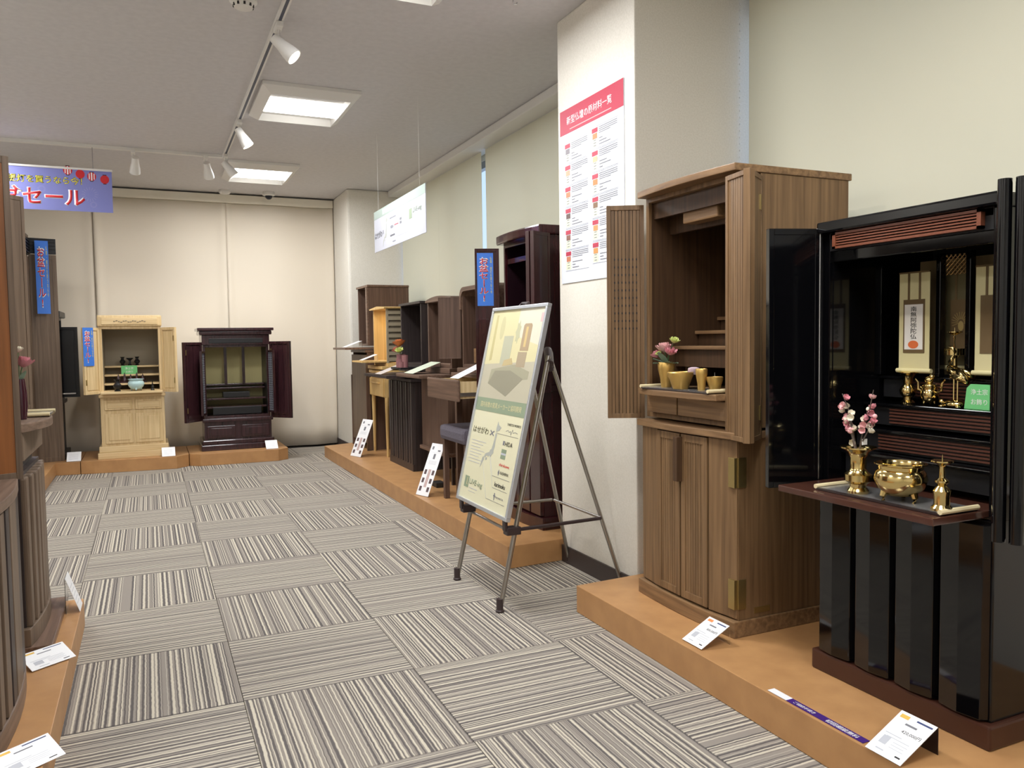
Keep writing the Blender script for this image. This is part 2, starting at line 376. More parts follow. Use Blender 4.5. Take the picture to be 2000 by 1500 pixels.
g = G().box(0.545, 0.575, -1.5, 6.32, CEIL - 0.02, CEIL - 0.0005)
trk = tag(g.out('lighting_track', M_white), 'long white ceiling track for spotlights running down the aisle', 'lighting track')
G().box(0.5535, 0.5665, -1.5, 6.31, CEIL - 0.0205, CEIL - 0.012).out('track_slot', pm('slot_dark', S(70, 74, 90), 0.5), trk)
trb = tag(G().box(-1.58, 0.545, 6.30, 6.33, CEIL - 0.022, CEIL - 0.0005).out('lighting_track', M_white), 'white ceiling track running across in front of the curtains', 'lighting track')
def spot(x, y, aim, label, e=10):
    t = thing('track_spotlight', label, 'spotlight', (x, y, CEIL - 0.021), 0, 'white track spotlights')
    G().box(-0.014, 0.014, -0.05, 0.05, -0.022, 0).out('adapter', M_white, t, bevel=0.003)
    G().tube([(0, 0, -0.02), (0, 0, -0.05), (0.012, 0.0, -0.075)], 0.008, 8).out('arm', M_white, t, smooth=True)
    d = (Vector(aim) - Vector((x, y, CEIL - 0.12))).normalized(); q = d.to_track_quat('-Z', 'Y').to_matrix().to_4x4()
    M = Matrix.Translation((0.012, 0, -0.085)) @ q
    h = G().lathe([(0, 0.045), (0.022, 0.045), (0.026, 0.0), (0.034, -0.04), (0.037, -0.075), (0.034, -0.075), (0.03, -0.05), (0, -0.05)], n=20); h.xf(M); h.out('lamp_head', M_white, t, smooth=True)
    h = G().lathe([(0, -0.066), (0.031, -0.066), (0.031, -0.06), (0, -0.06)], n=20); h.xf(M); h.out('lamp_glass', M_bulb, t)
    ld = bpy.data.lights.new('spot_beam', 'SPOT'); ld.energy = e; ld.spot_size = R(62); ld.spot_blend = 0.8; ld.color = (1, 0.93, 0.84); ld.shadow_soft_size = 0.03
    lo = bpy.data.objects.new('spot_beam', ld); COL.objects.link(lo); lo.parent = t; lo.matrix_local = M @ Matrix.Translation((0, 0, -0.08))
    return t
spot(0.56, 3.62, (1.75, 3.1, 1.0), 'white track spotlight with lit lamp nearest the smoke detector', 14)
spot(0.56, 5.25, (1.75, 5.1, 0.2), 'white track spotlight beside the middle ceiling light panel', 7)
spot(0.56, 6.22, (1.7, 6.2, 0.8), 'white track spotlight at the corner of the two tracks', 12)
spot(-0.05, 6.315, (-0.15, 7.5, 0.9), 'white track spotlight above the pale ash altar', 24)
spot(0.43, 6.315, (0.75, 7.5, 0.9), 'white track spotlight above the dark rosewood altar', 24)
spot(0.56, 1.75, (1.8, 2.1, 0.9), 'unseen white track spotlight added for the walnut altar', 16)  # out of view, added to light the walnut altar
spot(0.56, 0.7, (1.9, 1.3, 1.3), 'white track spotlight aimed at the black lacquer altar', 22)
spot(0.56, 2.4, (-0.5, 2.8, 0.9), 'unseen white track spotlight added for the left hand altars', 12)  # extra spot outside the frame, added as light for the left side

t = thing('smoke_detector', 'round white smoke detector with dark slots on the ceiling', 'smoke detector', (0.40, 3.46, CEIL))
G().lathe([(0, -0.0005), (0.055, -0.0005), (0.055, -0.012), (0.042, -0.02), (0.036, -0.036), (0.02, -0.042), (0, -0.042)], n=24).out('detector_body', M_white, t, smooth=True)
g = G()
for k in range(10): a = k * math.pi / 5; g.box(-0.004, 0.004, 0.0365, 0.0415, -0.033, -0.022); bmesh.ops.rotate(g.bm, verts=g.bm.verts[-8:], cent=(0, 0, 0), matrix=Matrix.Rotation(a, 3, 'Z'))
g.out('vent_slot', M_black, t)
t = thing('ceiling_sensor', 'small flat white ceiling sensor above the cream curtain seam', 'sensor', (0.68, 7.74, CEIL))
G().lathe([(0, -0.0005), (0.05, -0.0005), (0.052, -0.02), (0.04, -0.034), (0, -0.036)], n=20).out('sensor_body', M_white, t, smooth=True)
t = thing('security_camera', 'white dome security camera with dark lens on the ceiling', 'camera', (1.06, 7.70, CEIL))
G().lathe([(0, -0.0005), (0.052, -0.0005), (0.055, -0.03), (0.04, -0.036), (0, -0.036)], n=20).out('camera_base', M_white, t, smooth=True)
G().ball((0, 0, -0.036), 0.034, (1, 1, 1), 14).out('camera_dome', pm('smoked_dome', S(40, 42, 52), 0.1), t, smooth='all')
tag(G().tube([(1.40, 3.02, CEIL), (1.40, 3.02, CEIL - .02), (1.405, 3.02, CEIL - .03), (1.415, 3.02, CEIL - .028), (1.418, 3.02, CEIL - .02)], 0.0022, 6).out('ceiling_hook', M_chrome), 'tiny metal hook screwed into the ceiling near the pillar', 'hook')

# ------------------------------------------------------------------ display platforms
def platform(poly, label):
    o = G().prism(poly, 0.001, PT).out('display_platform', M_plat, bevel=0.002); return tag(o, label, 'platform')
platform([(1.405, 3.164), (2.05, 3.2), (2.05, 7.28), (1.38, 7.05)], 'long tan platform carrying the row of small altars by the blinds')
platform([(1.405, -0.6), (2.1, -0.6), (2.1, 2.56), (1.69, 2.56), (1.405, 2.545)], 'tan platform under the walnut and black lacquer altars')
platform([(-0.237, 0.9), (-0.243, 3.215), (-1.2, 3.215), (-1.2, 0.9)], 'tan platform under the left hand altars with a price card at its end')
platform([(-0.52, 7.08), (-0.52, 7.75), (-1.5, 7.75), (-1.5, 6.3), (-0.69, 6.3), (-0.69, 7.10)], 'tan corner platform below the black altar with silver handle')
platform([(-0.515, 7.08), (-0.42, 7.06), (0.18, 7.005), (0.275, 7.11), (0.275, 7.7), (-0.515, 7.75)], 'tan platform with cut corners under the pale ash altar')
platform([(0.28, 7.11), (0.36, 7.045), (0.985, 7.03), (1.075, 7.10), (1.075, 7.7), (0.28, 7.7)], 'tan platform with cut corners under the rosewood altar')

# ------------------------------------------------------------------ altar helpers (local: front faces -Y, x to the viewer's right, z up from the platform)
RIGHT, LEFT, BACK = -math.pi / 2, math.pi / 2, 0.0
def place(p, q):
    d = Vector((q[0] - p[0], q[1] - p[1], 0)).normalized(); n = Vector((-d.y, d.x, 0))
    return Matrix(((d.x, n.x, 0, p[0]), (d.y, n.y, 0, p[1]), (0, 0, 1, 0), (0, 0, 0, 1)))
def leaf(root, p, q, z0, z1, mat, t=0.02, style='panel', pmat=None, name='door', st=0.02, hinges=(), round_top=False):
    """door leaf from p to q in plan, shown face on the right of p->q"""
    M = place(p, q); w = math.hypot(q[0] - p[0], q[1] - p[1]); pmat = pmat or mat
    g = G().box(0, st, 0, t, z0, z1).box(w - st, w, 0, t, z0, z1).box(st, w - st, 0, t, z1 - st * 1.2, z1).box(st, w - st, 0, t, z0, z0 + st * 1.2)
    g.xf(M); d = g.out(name, mat, root, bevel=0.0012)
    if style == 'panel':
        g = G().box(st, w - st, t * 0.4, t * 0.8, z0 + st, z1 - st); g.xf(M); g.out('door_panel', pmat, d)
        g = G().box(st + .012, w - st - .012, t * 0.2, t * 0.5, z0 + st + .014, z1 - st - .014); g.xf(M); g.out('raised_field', pmat, d, bevel=0.003)
    elif style in ('slat', 'slat_holes'):
        g = G().box(st, w - st, t * 0.55, t * 0.8, z0 + st, z1 - st); g.xf(M); g.out('door_backing', M_wald, d)
        n = max(3, int((w - 2 * st) / 0.0125)); sw = (w - 2 * st) / n
        for k in range(n):
            g = G().box(st + k * sw + .001, st + (k + 1) * sw - .001, t * 0.2, t * 0.55, z0 + st * 1.2, z1 - st * 1.2); g.xf(M); g.out('door_slat', pmat, d)
        if style == 'slat_holes':
            g = G()
            for k in range(1, n):
                for j in range(10): g.box(st + k * sw - .0022, st + k * sw + .0022, t * .17, t * .3, z0 + (z1 - z0) * (.42 + .036 * j), z0 + (z1 - z0) * (.42 + .036 * j) + .007)
            g.xf(M); g.out('vent_hole', M_black, d)
    elif style == 'glass_lattice':
        g = G().box(st, w - st, t * 0.5, t * 0.7, z0 + st, z1 - st); g.xf(M); g.out('door_backing', pmat, d)
        g = G(); n = 26
        for k in range(n): zz = z0 + st + (z1 - z0 - 2 * st) * (k + .5) / n; g.box(st + .004, w - st - .004, t * .3, t * .5, zz - .003, zz + .003)
        for k in range(3): xx = st + (w - 2 * st) * (k + .5) / 3; g.box(xx - .002, xx + .002, t * .25, t * .5, z0 + st, z1 - st)
        g.xf(M); g.out('lattice', pm('lattice_grey', S(120, 122, 130), 0.4), d)
    else:
        g = G().box(st, w - st, t * 0.1, t * 0.9, z0 + st, z1 - st); g.xf(M); g.out('door_panel', pmat, d)
    for hx, hz in hinges:
        g = G().box(hx - .005, hx + .005, -.002, .004, hz - .022, hz + .022); g.xf(M); g.out('hinge', M_brass, d)
    return d
def shell(root, w, d, z0, z1, mat, t=0.016, y0=0.0, inner=None, back=None, ny=None, name='cabinet_body', bevel=0.0015):
    """open-fronted box"""
    h = w / 2; ny = y0 if ny is None else ny
    g = G().box(-h, -h + t, y0, d, z0, z1).box(h - t, h, ny, d, z0, z1).box(-h + t, h - t, y0, d, z0, z0 + t).box(-h + t, h - t, y0, d, z1 - t, z1)
    o = g.out(name, mat, root, bevel=bevel)
    G().box(-h + t, h - t, d - t, d - .001, z0 + t, z1 - t).out('back_panel', back or inner or mat, root)
    if inner:
        G().box(-h + t, -h + t + .002, y0 + .012, d - t, z0 + t, z1 - t).out('inner_lining', inner, root); G().box(h - t - .002, h - t, ny + .012, d - t, z0 + t, z1 - t).out('inner_lining', inner, root)
    return o
def board(root, name, x0, x1, y0, y1, z0, z1, mat, bevel=0.003): return G().box(x0, x1, y0, y1, z0, z1).out(name, mat, root, bevel=bevel)
def bow(w, d, b, over=0.0, n=8):
    h = w / 2 + over
    fr = [(-h + 2 * h * k / n, -over - b * (1 - (2 * k / n - 1) ** 2)) for k in range(n + 1)]
    return fr + [(h, d), (-h, d)]
def tray(name, label, loc, rz, w, d):
    t = thing(name, label, 'tray', loc, rz)
    G().box(-w / 2, w / 2, -d / 2, d / 2, 0, .005).out('tray_base', M_tray, t, bevel=.001)
    for s in (-1, 1): G().tube([(s * w / 2, -d / 2, .008), (s * w / 2, d / 2, .008)], .006, 8).out('tray_handle', M_bamboo, t, smooth=True)
    G().box(-w / 2 + .01, w / 2 - .01, -d / 2 + .004, d / 2 - .004, .006, .0068).out('wrapping_film', M_film, t)
    return t
def lathe_thing(name, label, cat, loc, prof, mat, n=24, group=None):
    o = G().lathe(prof, n=n).out(name, mat, None, smooth=True); o.location = loc; return tag(o, label, cat, group)
def price_card(loc, rz, w, h, lean, label, kind='card', paper=M_card, price=None, accent=None, stand=True, stand_mat=None):
    """slanted card, foot at the front edge, face towards local -Y"""
    t = thing('price_card', label, 'card', loc, rz)
    Mx = Matrix.Rotation(lean - math.pi / 2, 4, 'X')                       # card leaning back
    P = Matrix.Translation((0, 0, .003)) @ Matrix.Rotation(lean, 4, 'X') @ Matrix(((1, 0, 0, 0), (0, 1, 0, 0), (0, 0, 1, 0), (0, 0, 0, 1)))
    g = G().box(-w / 2, w / 2, 0, h, 0, .0012); g.xf(P); g.out('card_face', paper, t)
    L = P @ Matrix.Translation((0, 0, .0013))
    if kind == 'card':
        rows = [(-w * .40, w * .05, h * .46, h * .475), (-w * .30, w * .32, h * .40, h * .412), (-w * .05, w * .34, h * .33, h * .34), (-w * .05, w * .30, h * .27, h * .28), (-w * .05, w * .34, h * .21, h * .22), (-w * .3, -w * .08, h * .09, h * .115)]
        flat(rows, 'fine_print', M_printl, t, L, .0002); flat([(-w * .36, -w * .16, h * .22, h * .40)], 'photo_block', M_printl, t, L, .0003)
        flat([(w * .02, w * .44, h * .90, h * .935)], 'navy_bar', M_navy, t, L, .0003); flat([(-w * .42, -w * .18, h * .86, h * .94)], 'ochre_mark', accent or M_ochre, t, L, .0003)
        flat([(-w * .16, w * .16, h * .75, h * .79)], 'title_print', M_print, t, L, .0002); flat([(w * .24, w * .38, h * .09, h * .12)], 'stamp_print', M_black, t, L, .0002)
        if price: text(price, w * .52, h * .085, M_black, t, L @ Matrix.Translation((w * .16, h * .61, 0)), 'price_lettering')
    elif kind == 'panel':
        flat([(-w * .36, -w * .22, h * .88, h * .94), (w * .14, w * .34, h * .85, h * .88), (-w * .08, w * .08, h * .70, h * .80)], 'logo_print', M_print, t, L, .0003)
        flat([(-w * .4, w * .4, h * .825, h * .828)] + [(-w * .3, w * .3, h * (.60 + .02 * k), h * (.604 + .02 * k)) for k in range(4)], 'fine_print', M_printl, t, L, .0002)
        flat([(-w * .1, w * .1, h * .16, h * .5)], 'photo_block', pm('photo_pinkish', S(196, 170, 166), .6), t, L, .0003)
        flat([(s * w * .3 - w * .09, s * w * .3 + w * .09, h * z, h * (z + .09)) for s in (-1, 1) for z in (.08, .24, .40)], 'small_photo', pm('photo_dark', S(92, 74, 76), .6), t, L, .0004)
    else:
        flat([(-w * .36, w * .3, h * (.2 + .12 * k), h * (.215 + .12 * k)) for k in range(5)], 'fine_print', M_printl, t, L, .0002)
    if stand:
        y1, z1 = h * math.cos(lean), h * math.sin(lean)
        g = G().box(-w / 2, w / 2, y1 + .0, y1 + .0015, 0.0005, z1 + .002); g.out('acrylic_stand', stand_mat or M_acryl, t)
    return t
def sale_flag(loc, rz, w, h, label, par=None):
    t = thing('sale_flag', label, 'banner', loc, rz)
    G().box(-w / 2, w / 2, -.001, .001, -h, 0).out('flag_cloth', M_blue, t)
    M = at(FRONT, -w * .08, -.0012, -h * .5)
    text('お盆セール!', w * .62, h * .84, M_white, t, M, 'lettering_outline', .03, True, .0002, .0000, True)
    text('お盆セール!', w * .56, h * .80, M_red, t, M, 'lettering', .012, True, .0002, .0006, True)
    text('仏壇・提灯を買うなら今', w * .12, h * .7, M_yellow, t, at(FRONT, w * .36, -.0012, -h * .42), 'small_lettering', 0, True, .0002, .0002, True)
    return t

# ------------------------------------------------------------------ near walnut altar
A = thing('household_altar', 'tall open walnut altar with slatted folding doors on the near platform', 'altar', (1.576, 2.1275, PT), RIGHT)
G().prism(bow(.503, .45, .014, .006), 0, .05).out('plinth', M_walx, A, bevel=.003)
G().box(-.2515, .2515, .014, .45, .05, .60).out('base_cabinet', M_wal, A, bevel=.002)
def slabpart(root, name, p, q, t, z0, z1, mat, bevel=.0015): return G().slab(p, q, t, z0, z1).out(name, mat, root, bevel=bevel)
slabpart(A, 'base_panel', (-.25, .010), (-.137, -.006), .012, .055, .597, M_wal); slabpart(A, 'base_panel', (.137, -.006), (.25, .010), .012, .055, .597, M_wal)
for p, q in (((-.132, -.010), (-.004, -.013)), ((.004, -.013), (.132, -.010))):
    d = leaf(A, p, q, .058, .595, M_wal, .016, 'slat', M_wal, 'base_door', .02)
g = G().box(-.011, .011, -.034, -.012, .44, .585); g.out('door_grip', M_wald, A, bevel=.002)
G().prism(bow(.503, .45, .016, .008), .60, .622).out('base_top', M_walx, A, bevel=.003)
for z in (.50, .13):
    h_ = G().box(.222, .2505, -.0045, .012, z - .045, z + .045); h_.xf(Matrix.Translation((0, 0.004, 0))); h_.out('hinge', M_brass, A, bevel=.001)
    G().box(.2505, .2545, .012, .042, z - .045, z + .045).out('hinge', M_brass, A, bevel=.001)
G().box(.2512, .2535, .075, .135, .065, .083).out('maker_plate', M_brass, A)
shell(A, .503, .45, .63, 1.392, M_wal, .016, .03, M_wald, M_wald, .096)
G().prism(bow(.503, .46, .02, .004), 1.392, 1.414).out('top_board', M_walx, A, bevel=.003)
G().box(-.235, .235, .05, .066, 1.32, 1.376).out('lintel', M_wald, A); G().box(-.235, .235, .12, .135, 1.27, 1.376).out('inner_lintel', M_wald, A)
G().box(-.09, .09, .066, .12, 1.285, 1.36).out('lamp_box', M_walx, A, bevel=.006)
for k, (y, z) in enumerate(((.125, .865), (.225, .918), (.325, .968))):
    G().box(-.234, .234, y, y + .10, z, z + .012).out('tier_board', M_walx, A, bevel=.002); G().box(-.23, .23, y + .015, y + .09, z - .06, z).out('tier_riser', M_wald, A)
G().box(-.215, .215, .02, .30, .648, .712).out('drawer_case', M_wald, A)
for x0, x1 in ((-.212, -.045), (-.038, .212)): G().box(x0, x1, .006, .02, .650, .710).out('drawer', M_walx, A, bevel=.003)
G().prism([(-.215, .02), (-.205, -.035), (-.1, -.05), (.15, -.05), (.208, -.035), (.215, .02), (.215, .28), (-.215, .28)], .714, .734).out('pull_out_shelf', M_walx, A, bevel=.003)
leaf(A, (-.322, -.088), (-.262, .028), .622, 1.374, M_wal, .022, 'slat_holes', M_wal, 'folding_door', .014)
leaf(A, (.2125, -.004), (.3375, -.024), .60, 1.38, M_wal, .02, 'slat', M_wal, 'folding_door', .012)
leaf(A, (.342, -.022), (.262, .094), .60, 1.38, M_wal, .02, 'plain', M_wal, 'folding_door', .012, ((.115, .68), (.115, 1.30)))
tray('offering_tray', 'film wrapped tray with cream handles on the walnut altar shelf', (1.587, 2.125, PT + .7345), RIGHT, .36, .115)
def vase_flowers(root, cz, blooms, leaves, stems=True):
    """blooms: (x,y,z,r,mat,n)"""
    g = G()
    for x, y, z, r, m, n in blooms: g.tube([(0, 0, cz - .03), (x * .4, y * .4, cz + (z - cz) * .5), (x, y, z)], .0018, 5)
    g.out('stem', M_leafd, root)
    for x, y, z, r, m, n in blooms:
        g = G(); c = Vector((x, y, z)); ax = (Vector((x, y, z - cz + .03))).normalized()
        a1 = ax.cross(Vector((1, .3, .1))).normalized(); a2 = ax.cross(a1)
        for ring, (sp_, ln, k) in enumerate(((.25, .75, n - 2), (.65, .95, n), (1.1, 1.0, n + 1))):
            for i in range(k):
                a = 2 * math.pi * i / k + ring * .5; rad = a1 * math.cos(a) + a2 * math.sin(a); d = (ax * math.cos(sp_) + rad * math.sin(sp_))
                g.petal(c - ax * r * .5 + rad * r * .12, d, ax - d * ax.dot(d) * .6, r * 1.25 * ln, r * .55, .22)
        g.out('bloom', m, root, smooth='all')
    g = G()
    for x, y, z, L, w in leaves: g.petal((0, 0, cz - .01), (x, y, z), (0, 0, 1), L, w, -.2, 4)
    g.out('leaf', M_leaf, root, smooth='all')
v = thing('flower_vase', 'satin gold vase with pink roses and one lime tulip', 'vase', (1.578, 2.222, PT + .7415))
G().lathe([(0, 0), (.017, 0), (.018, .004), (.021, .03), (.028, .06), (.029, .08), (.027, .083), (.024, .083), (.024, .06), (0, .06)], n=28).out('vase_body', M_goldmatte, v, smooth=True)
vase_flowers(v, .083, [(-.005, .005, .130, .028, M_ppale, 6), (-.012, .038, .108, .019, M_pink, 5), (-.005, -.03, .118, .022, M_pink, 5), (0, -.045, .155, .017, M_petg, 4), (-.022, .012, .112, .012, M_petg, 5)],
             [(-.3, .9, .25, .055, .011), (-.5, .5, .5, .05, .010), (-.6, -.2, .8, .065, .014), (-.3, -.8, .35, .055, .014), (.2, -.9, .3, .05, .012), (-.8, .3, .3, .045, .01), (.1, .9, .5, .05, .01)])
def burner(name, label, loc, r, h, mat, foot=True, cat='incense burner'):
    t = thing(name, label, cat, loc)
    G().lathe([(0, h * .16), (r * .55, h * .16), (r * .86, h * .34), (r * 1.0, h * .58), (r * .93, h * .76), (r * .82, h * .84), (r * .85, h * .93), (r * .98, h * .97), (r * .98, h), (r * .88, h), (r * .80, h * .90), (r * .84, h * .72), (r * .8, h * .4), (0, h * .3)], n=32).out('bowl', mat, t, smooth=True)
    for k in range(3):
        a = R(30 + 120 * k); c, s_ = math.cos(a) * r * .6, math.sin(a) * r * .6
        G().tube([(c, s_, h * .24), (c * 1.12, s_ * 1.12, h * .12), (c * 1.08, s_ * 1.08, 0)], [r * .16, r * .12, r * .09], 8).out('foot', mat, t, smooth=True)
    return t
lathe_thing('incense_bowl', 'wide satin gold bowl on the walnut altar tray', 'bowl', (1.560, 2.120, PT + .7415), [(0, 0), (.024, 0), (.026, .004), (.034, .028), (.042, .045), (.042, .052), (.039, .055), (.036, .052), (.034, .04), (0, .036)], M_goldmatte, 28)
cp = thing('bell_cup', 'clear cup holding a pink wrapped bell behind the wide gold bowl', 'cup', (1.605, 2.110, PT + .7415))
G().lathe([(0, 0), (.024, 0), (.026, .07), (.0245, .07), (.0225, .003), (0, .003)], n=20).out('clear_cup', M_acryl, cp, smooth=True)
G().lathe([(0, .045), (.018, .045), (.02, .052), (.018, .066), (.008, .069), (0, .067)], n=12).out('pink_wrap', pm('pink_paper', S(206, 180, 192), .6), cp, smooth=True)
lathe_thing('incense_cup', 'tall narrow satin gold cup on the walnut altar tray', 'cup', (1.574, 2.030, PT + .7415), [(0, 0), (.012, 0), (.013, .02), (.018, .05), (.0185, .064), (.017, .067), (.015, .064), (0, .055)], M_goldmatte, 20)
c = thing('candle_cup', 'short satin gold cup with a needle on the walnut altar tray', 'cup', (1.600, 1.998, PT + .7415))
G().lathe([(0, 0), (.017, 0), (.019, .012), (.026, .034), (.026, .041), (.023, .042), (.021, .036), (0, .034)], n=20).out('cup_body', M_goldmatte, c, smooth=True)
G().tube([(0, 0, .03), (0, 0, .056)], [.0015, .0005], 6).out('needle', M_chrome, c)

# ------------------------------------------------------------------ black lacquer altar
B = thing('lacquer_altar', 'tall glossy black lacquer altar with hanging scrolls inside', 'altar', (1.63, 1.3625, PT), RIGHT)
G().box(-.255, .255, -.006, .44, 0, .055).out('plinth', pm('plinth_dark_brown', S(66, 38, 28), .3), B, bevel=.006)
G().box(-.243, .243, .014, .43, .055, .50).out('base_cabinet', M_lacq, B, bevel=.003)
for k in range(4):
    x0 = -.24 + k * .12
    G().prism([(x0 + .002, .014), (x0 + .01, -.004), (x0 + .06, -.012), (x0 + .11, -.004), (x0 + .118, .014)], .06, .492).out('base_door', M_lacq, B, bevel=.002)
shell(B, .486, .43, .50, 1.175, M_lacq, .018, .02, M_lacq, M_lacqm)
G().box(-.25, .25, -.004, .44, 1.175, 1.205).out('top_board', M_lacq, B, bevel=.006)
G().box(-.225, .225, .02, .035, 1.128, 1.175).out('transom_backing', M_lacqm, B)
tf = pm('transom_brown', S(112, 62, 42), .35)
fr = G().box(-.205, .205, .006, .02, 1.132, 1.138).box(-.205, .205, .006, .02, 1.167, 1.173).box(-.205, -.195, .006, .02, 1.132, 1.173).box(.195, .205, .006, .02, 1.132, 1.173).out('transom_frame', tf, B)
for k in range(4): G().box(-.195, .195, .008, .018, 1.141 + k * .0068, 1.1445 + k * .0068).out('transom_slat', tf, B)
G().box(-.23, .23, .03, .045, 1.100, 1.13).out('lintel', M_lacq, B, bevel=.003)
leaf(B, (-.2875, -.13), (-.244, .005), .50, 1.19, M_lacq, .02, 'plain', M_lacq, 'folding_door', .014)
leaf(B, (-.247, .012), (-.243, .03), .50, 1.195, M_lacq, .012, 'plain', M_lacq, 'folding_door', .004)
for (p, q), r_ in ((((.246, .012), (.315, -.098)), .013), (((.276, .022), (.345, -.088)), .013)):
    leaf(B, p, q, .49, 1.205, M_lacq, .02, 'plain', M_lacq, 'folding_door', .014)
    dx, dy = (q[0] - p[0]) * .96, (q[1] - p[1]) * .96; n = Vector((-(q[1] - p[1]), q[0] - p[0])).normalized() * .01
    G().tube([(p[0] + dx + n.x, p[1] + dy + n.y, .488), (p[0] + dx + n.x, p[1] + dy + n.y, 1.208)], r_, 12).out('door_edge', M_lacq, B, smooth=True)
G().tube([(-.2445, .004, .52), (-.2445, .004, 1.19)], .0022, 6).out('silver_pivot', M_chrome, B)
for z in (.62, 1.08): G().tube([(.262, -.002, z - .03), (.262, -.002, z + .03)], .003, 6).out('hinge', M_brass, B)
# tiers inside
for k, (y, z) in enumerate(((.06, .60), (.10, .66), (.14, .725), (.20, .795))):
    G().box(-.22, .22, y, .30, z - .008, z).out('tier_board', M_lacq, B, bevel=.002)
    G().box(-.215, .215, y + .012, .30, z - .058, z - .010).out('tier_riser', M_lacqm, B)
    if k in (1, 2, 3):
        for j in range(5): G().box(-.14, .21, y + .006, y + .012, z - .052 + j * .0085, z - .0475 + j * .0085).out('tier_louvre', pm('louvre_brown', S(84, 50, 40), .3), B)
G().box(-.15, .225, .268, .274, .80, 1.10).out('gold_backing', M_tan, B)
for x in (-.225, -.047, .034, .212): G().box(x, x + .013, .196, .216, .797, 1.11).out('inner_column', M_lacq, B, bevel=.002)
gl = G()
for k in range(-5, 12):
    x0 = -.045 + k * .012
    for s_ in (-1, 1):
        a = max(-.045, min(.045, x0)); b_ = max(-.045, min(.045, x0 + s_ * .05))
        if abs(a - b_) < .004: continue
        za, zb_ = 1.055 + abs(a - x0), 1.055 + abs(b_ - x0)
        gl.tube([(a, 0, za), (b_, 0, zb_)], .0014, 4)
gl.xf(Matrix.Translation((-.002, .219, 0))); gl.out('lattice_transom', pm('lattice_brass', S(150, 120, 80), .35, .3), B)
def scroll(root, x, y, z0, z1, w, art, inner):
    s_ = thing('hanging_scroll', {'name': 'cream hanging scroll with black calligraphy over an orange lotus', 'rays': 'dark hanging scroll with golden rays in the centre of the black altar', 'plain': 'pale hanging scroll beside the near door of the black altar'}[art], 'scroll', (1.63 + y, 1.3625 - x, PT + z0), RIGHT)
    h = z1 - z0
    G().box(-w / 2, w / 2, 0, .0015, 0, h).out('scroll_mount', M_cream if art != 'rays' else pm('scroll_olive', S(96, 88, 60), .7), s_)
    G().tube([(-w / 2 - .006, .001, .0), (w / 2 + .006, .001, .0)], .006, 10).out('scroll_roller', M_cream, s_, smooth=True)
    G().box(-w / 2, w / 2, -.002, .002, h - .004, h).out('scroll_rod', M_brown, s_)
    for s2 in (-1, 1): G().box(s2 * w * .18 - .003, s2 * w * .18 + .003, -.0012, 0, h * .72, h).out('scroll_ribbon', M_brown, s_)
    G().box(-w * .35, w * .35, -.0014, 0, h * .18, h * .72).out('scroll_border', M_brown, s_)
    if art == 'name':
        G().box(-w * .30, w * .30, -.0022, -.001, h * .215, h * .67).out('scroll_paper', M_paper, s_)
        text('南無阿弥陀仏', w * .2, h * .33, M_black, s_, at(FRONT, 0, -.0026, h * .485), 'calligraphy', .004, True, .0002, 0, True)
        G().lathe([(0, 0), (1, 0), (1, .0005), (0, .0005)], n=18).xf(at(FRONT, 0, -.0024, h * .265) @ Matrix.Diagonal((w * .17, h * .04, 1, 1))).out('lotus_print', pm('lotus_orange', S(216, 110, 60), .6), s_)
    elif art == 'rays':
        g = G()
        for k in range(14):
            a = R(-20 + k * 220 / 13); g.slab((math.cos(a) * .008, math.sin(a) * .008), (math.cos(a) * w * .3, math.sin(a) * w * .3 + .001), .0012, 0, .0006)
        g.xf(at(FRONT, 0, -.0016, h * .48)); g.out('ray_print', pm('ray_gold', S(168, 146, 90), .5), s_)
        G().ball((0, -.002, h * .44), .008, (1, .1, 1.6)).out('figure_print', pm('ray_gold', S(168, 146, 90), .5), s_)
    return s_
scroll(B, -.0945, .178, .812, 1.068, .09, 'name', 1); scroll(B, -.004, .235, .82, 1.06, .085, 'rays', 1); scroll(B, .118, .178, .812, 1.068, .088, 'plain', 1)
G().box(-.225, .225, -.155, .18, .505, .522).out('pull_out_shelf', pm('shelf_redbrown', S(74, 44, 34), .25, 0, .3), B, bevel=.003)
tray('offering_tray', 'film wrapped tray with cream handles on the black altar shelf', (1.566, 1.318, PT + .5225), RIGHT, .345, .12)
zt_ = PT + .5295
v = thing('brass_vase', 'polished brass vase holding a spray of plum blossom', 'vase', (1.535, 1.385, zt_))
G().lathe([(0, 0), (.024, 0), (.025, .006), (.019, .014), (.02, .022), (.031, .03), (.031, .045), (.021, .053), (.018, .06), (.019, .085), (.026, .100), (.041, .108), (.041, .111), (.024, .104), (.015, .09), (0, .085)], n=32).out('vase_body', M_gold, v, smooth=True)
g = G(); br_ = []
for x, y, z in ((.0, .05, .235), (-.015, -.055, .25), (-.01, -.035, .205), (.0, .035, .17), (-.02, .015, .19), (-.02, -.06, .19), (.01, .055, .20)):
    pts = [(0, 0, .07), (x * .3 + random.uniform(-.004, .004), y * .25, .07 + (z - .07) * .4), (x * .7, y * .65 + random.uniform(-.006, .006), .07 + (z - .07) * .75), (x, y, z)]
    g.tube(pts, [.0022, .002, .0015, .001], 5); br_.append(pts)
g.out('twig', M_twig, v)
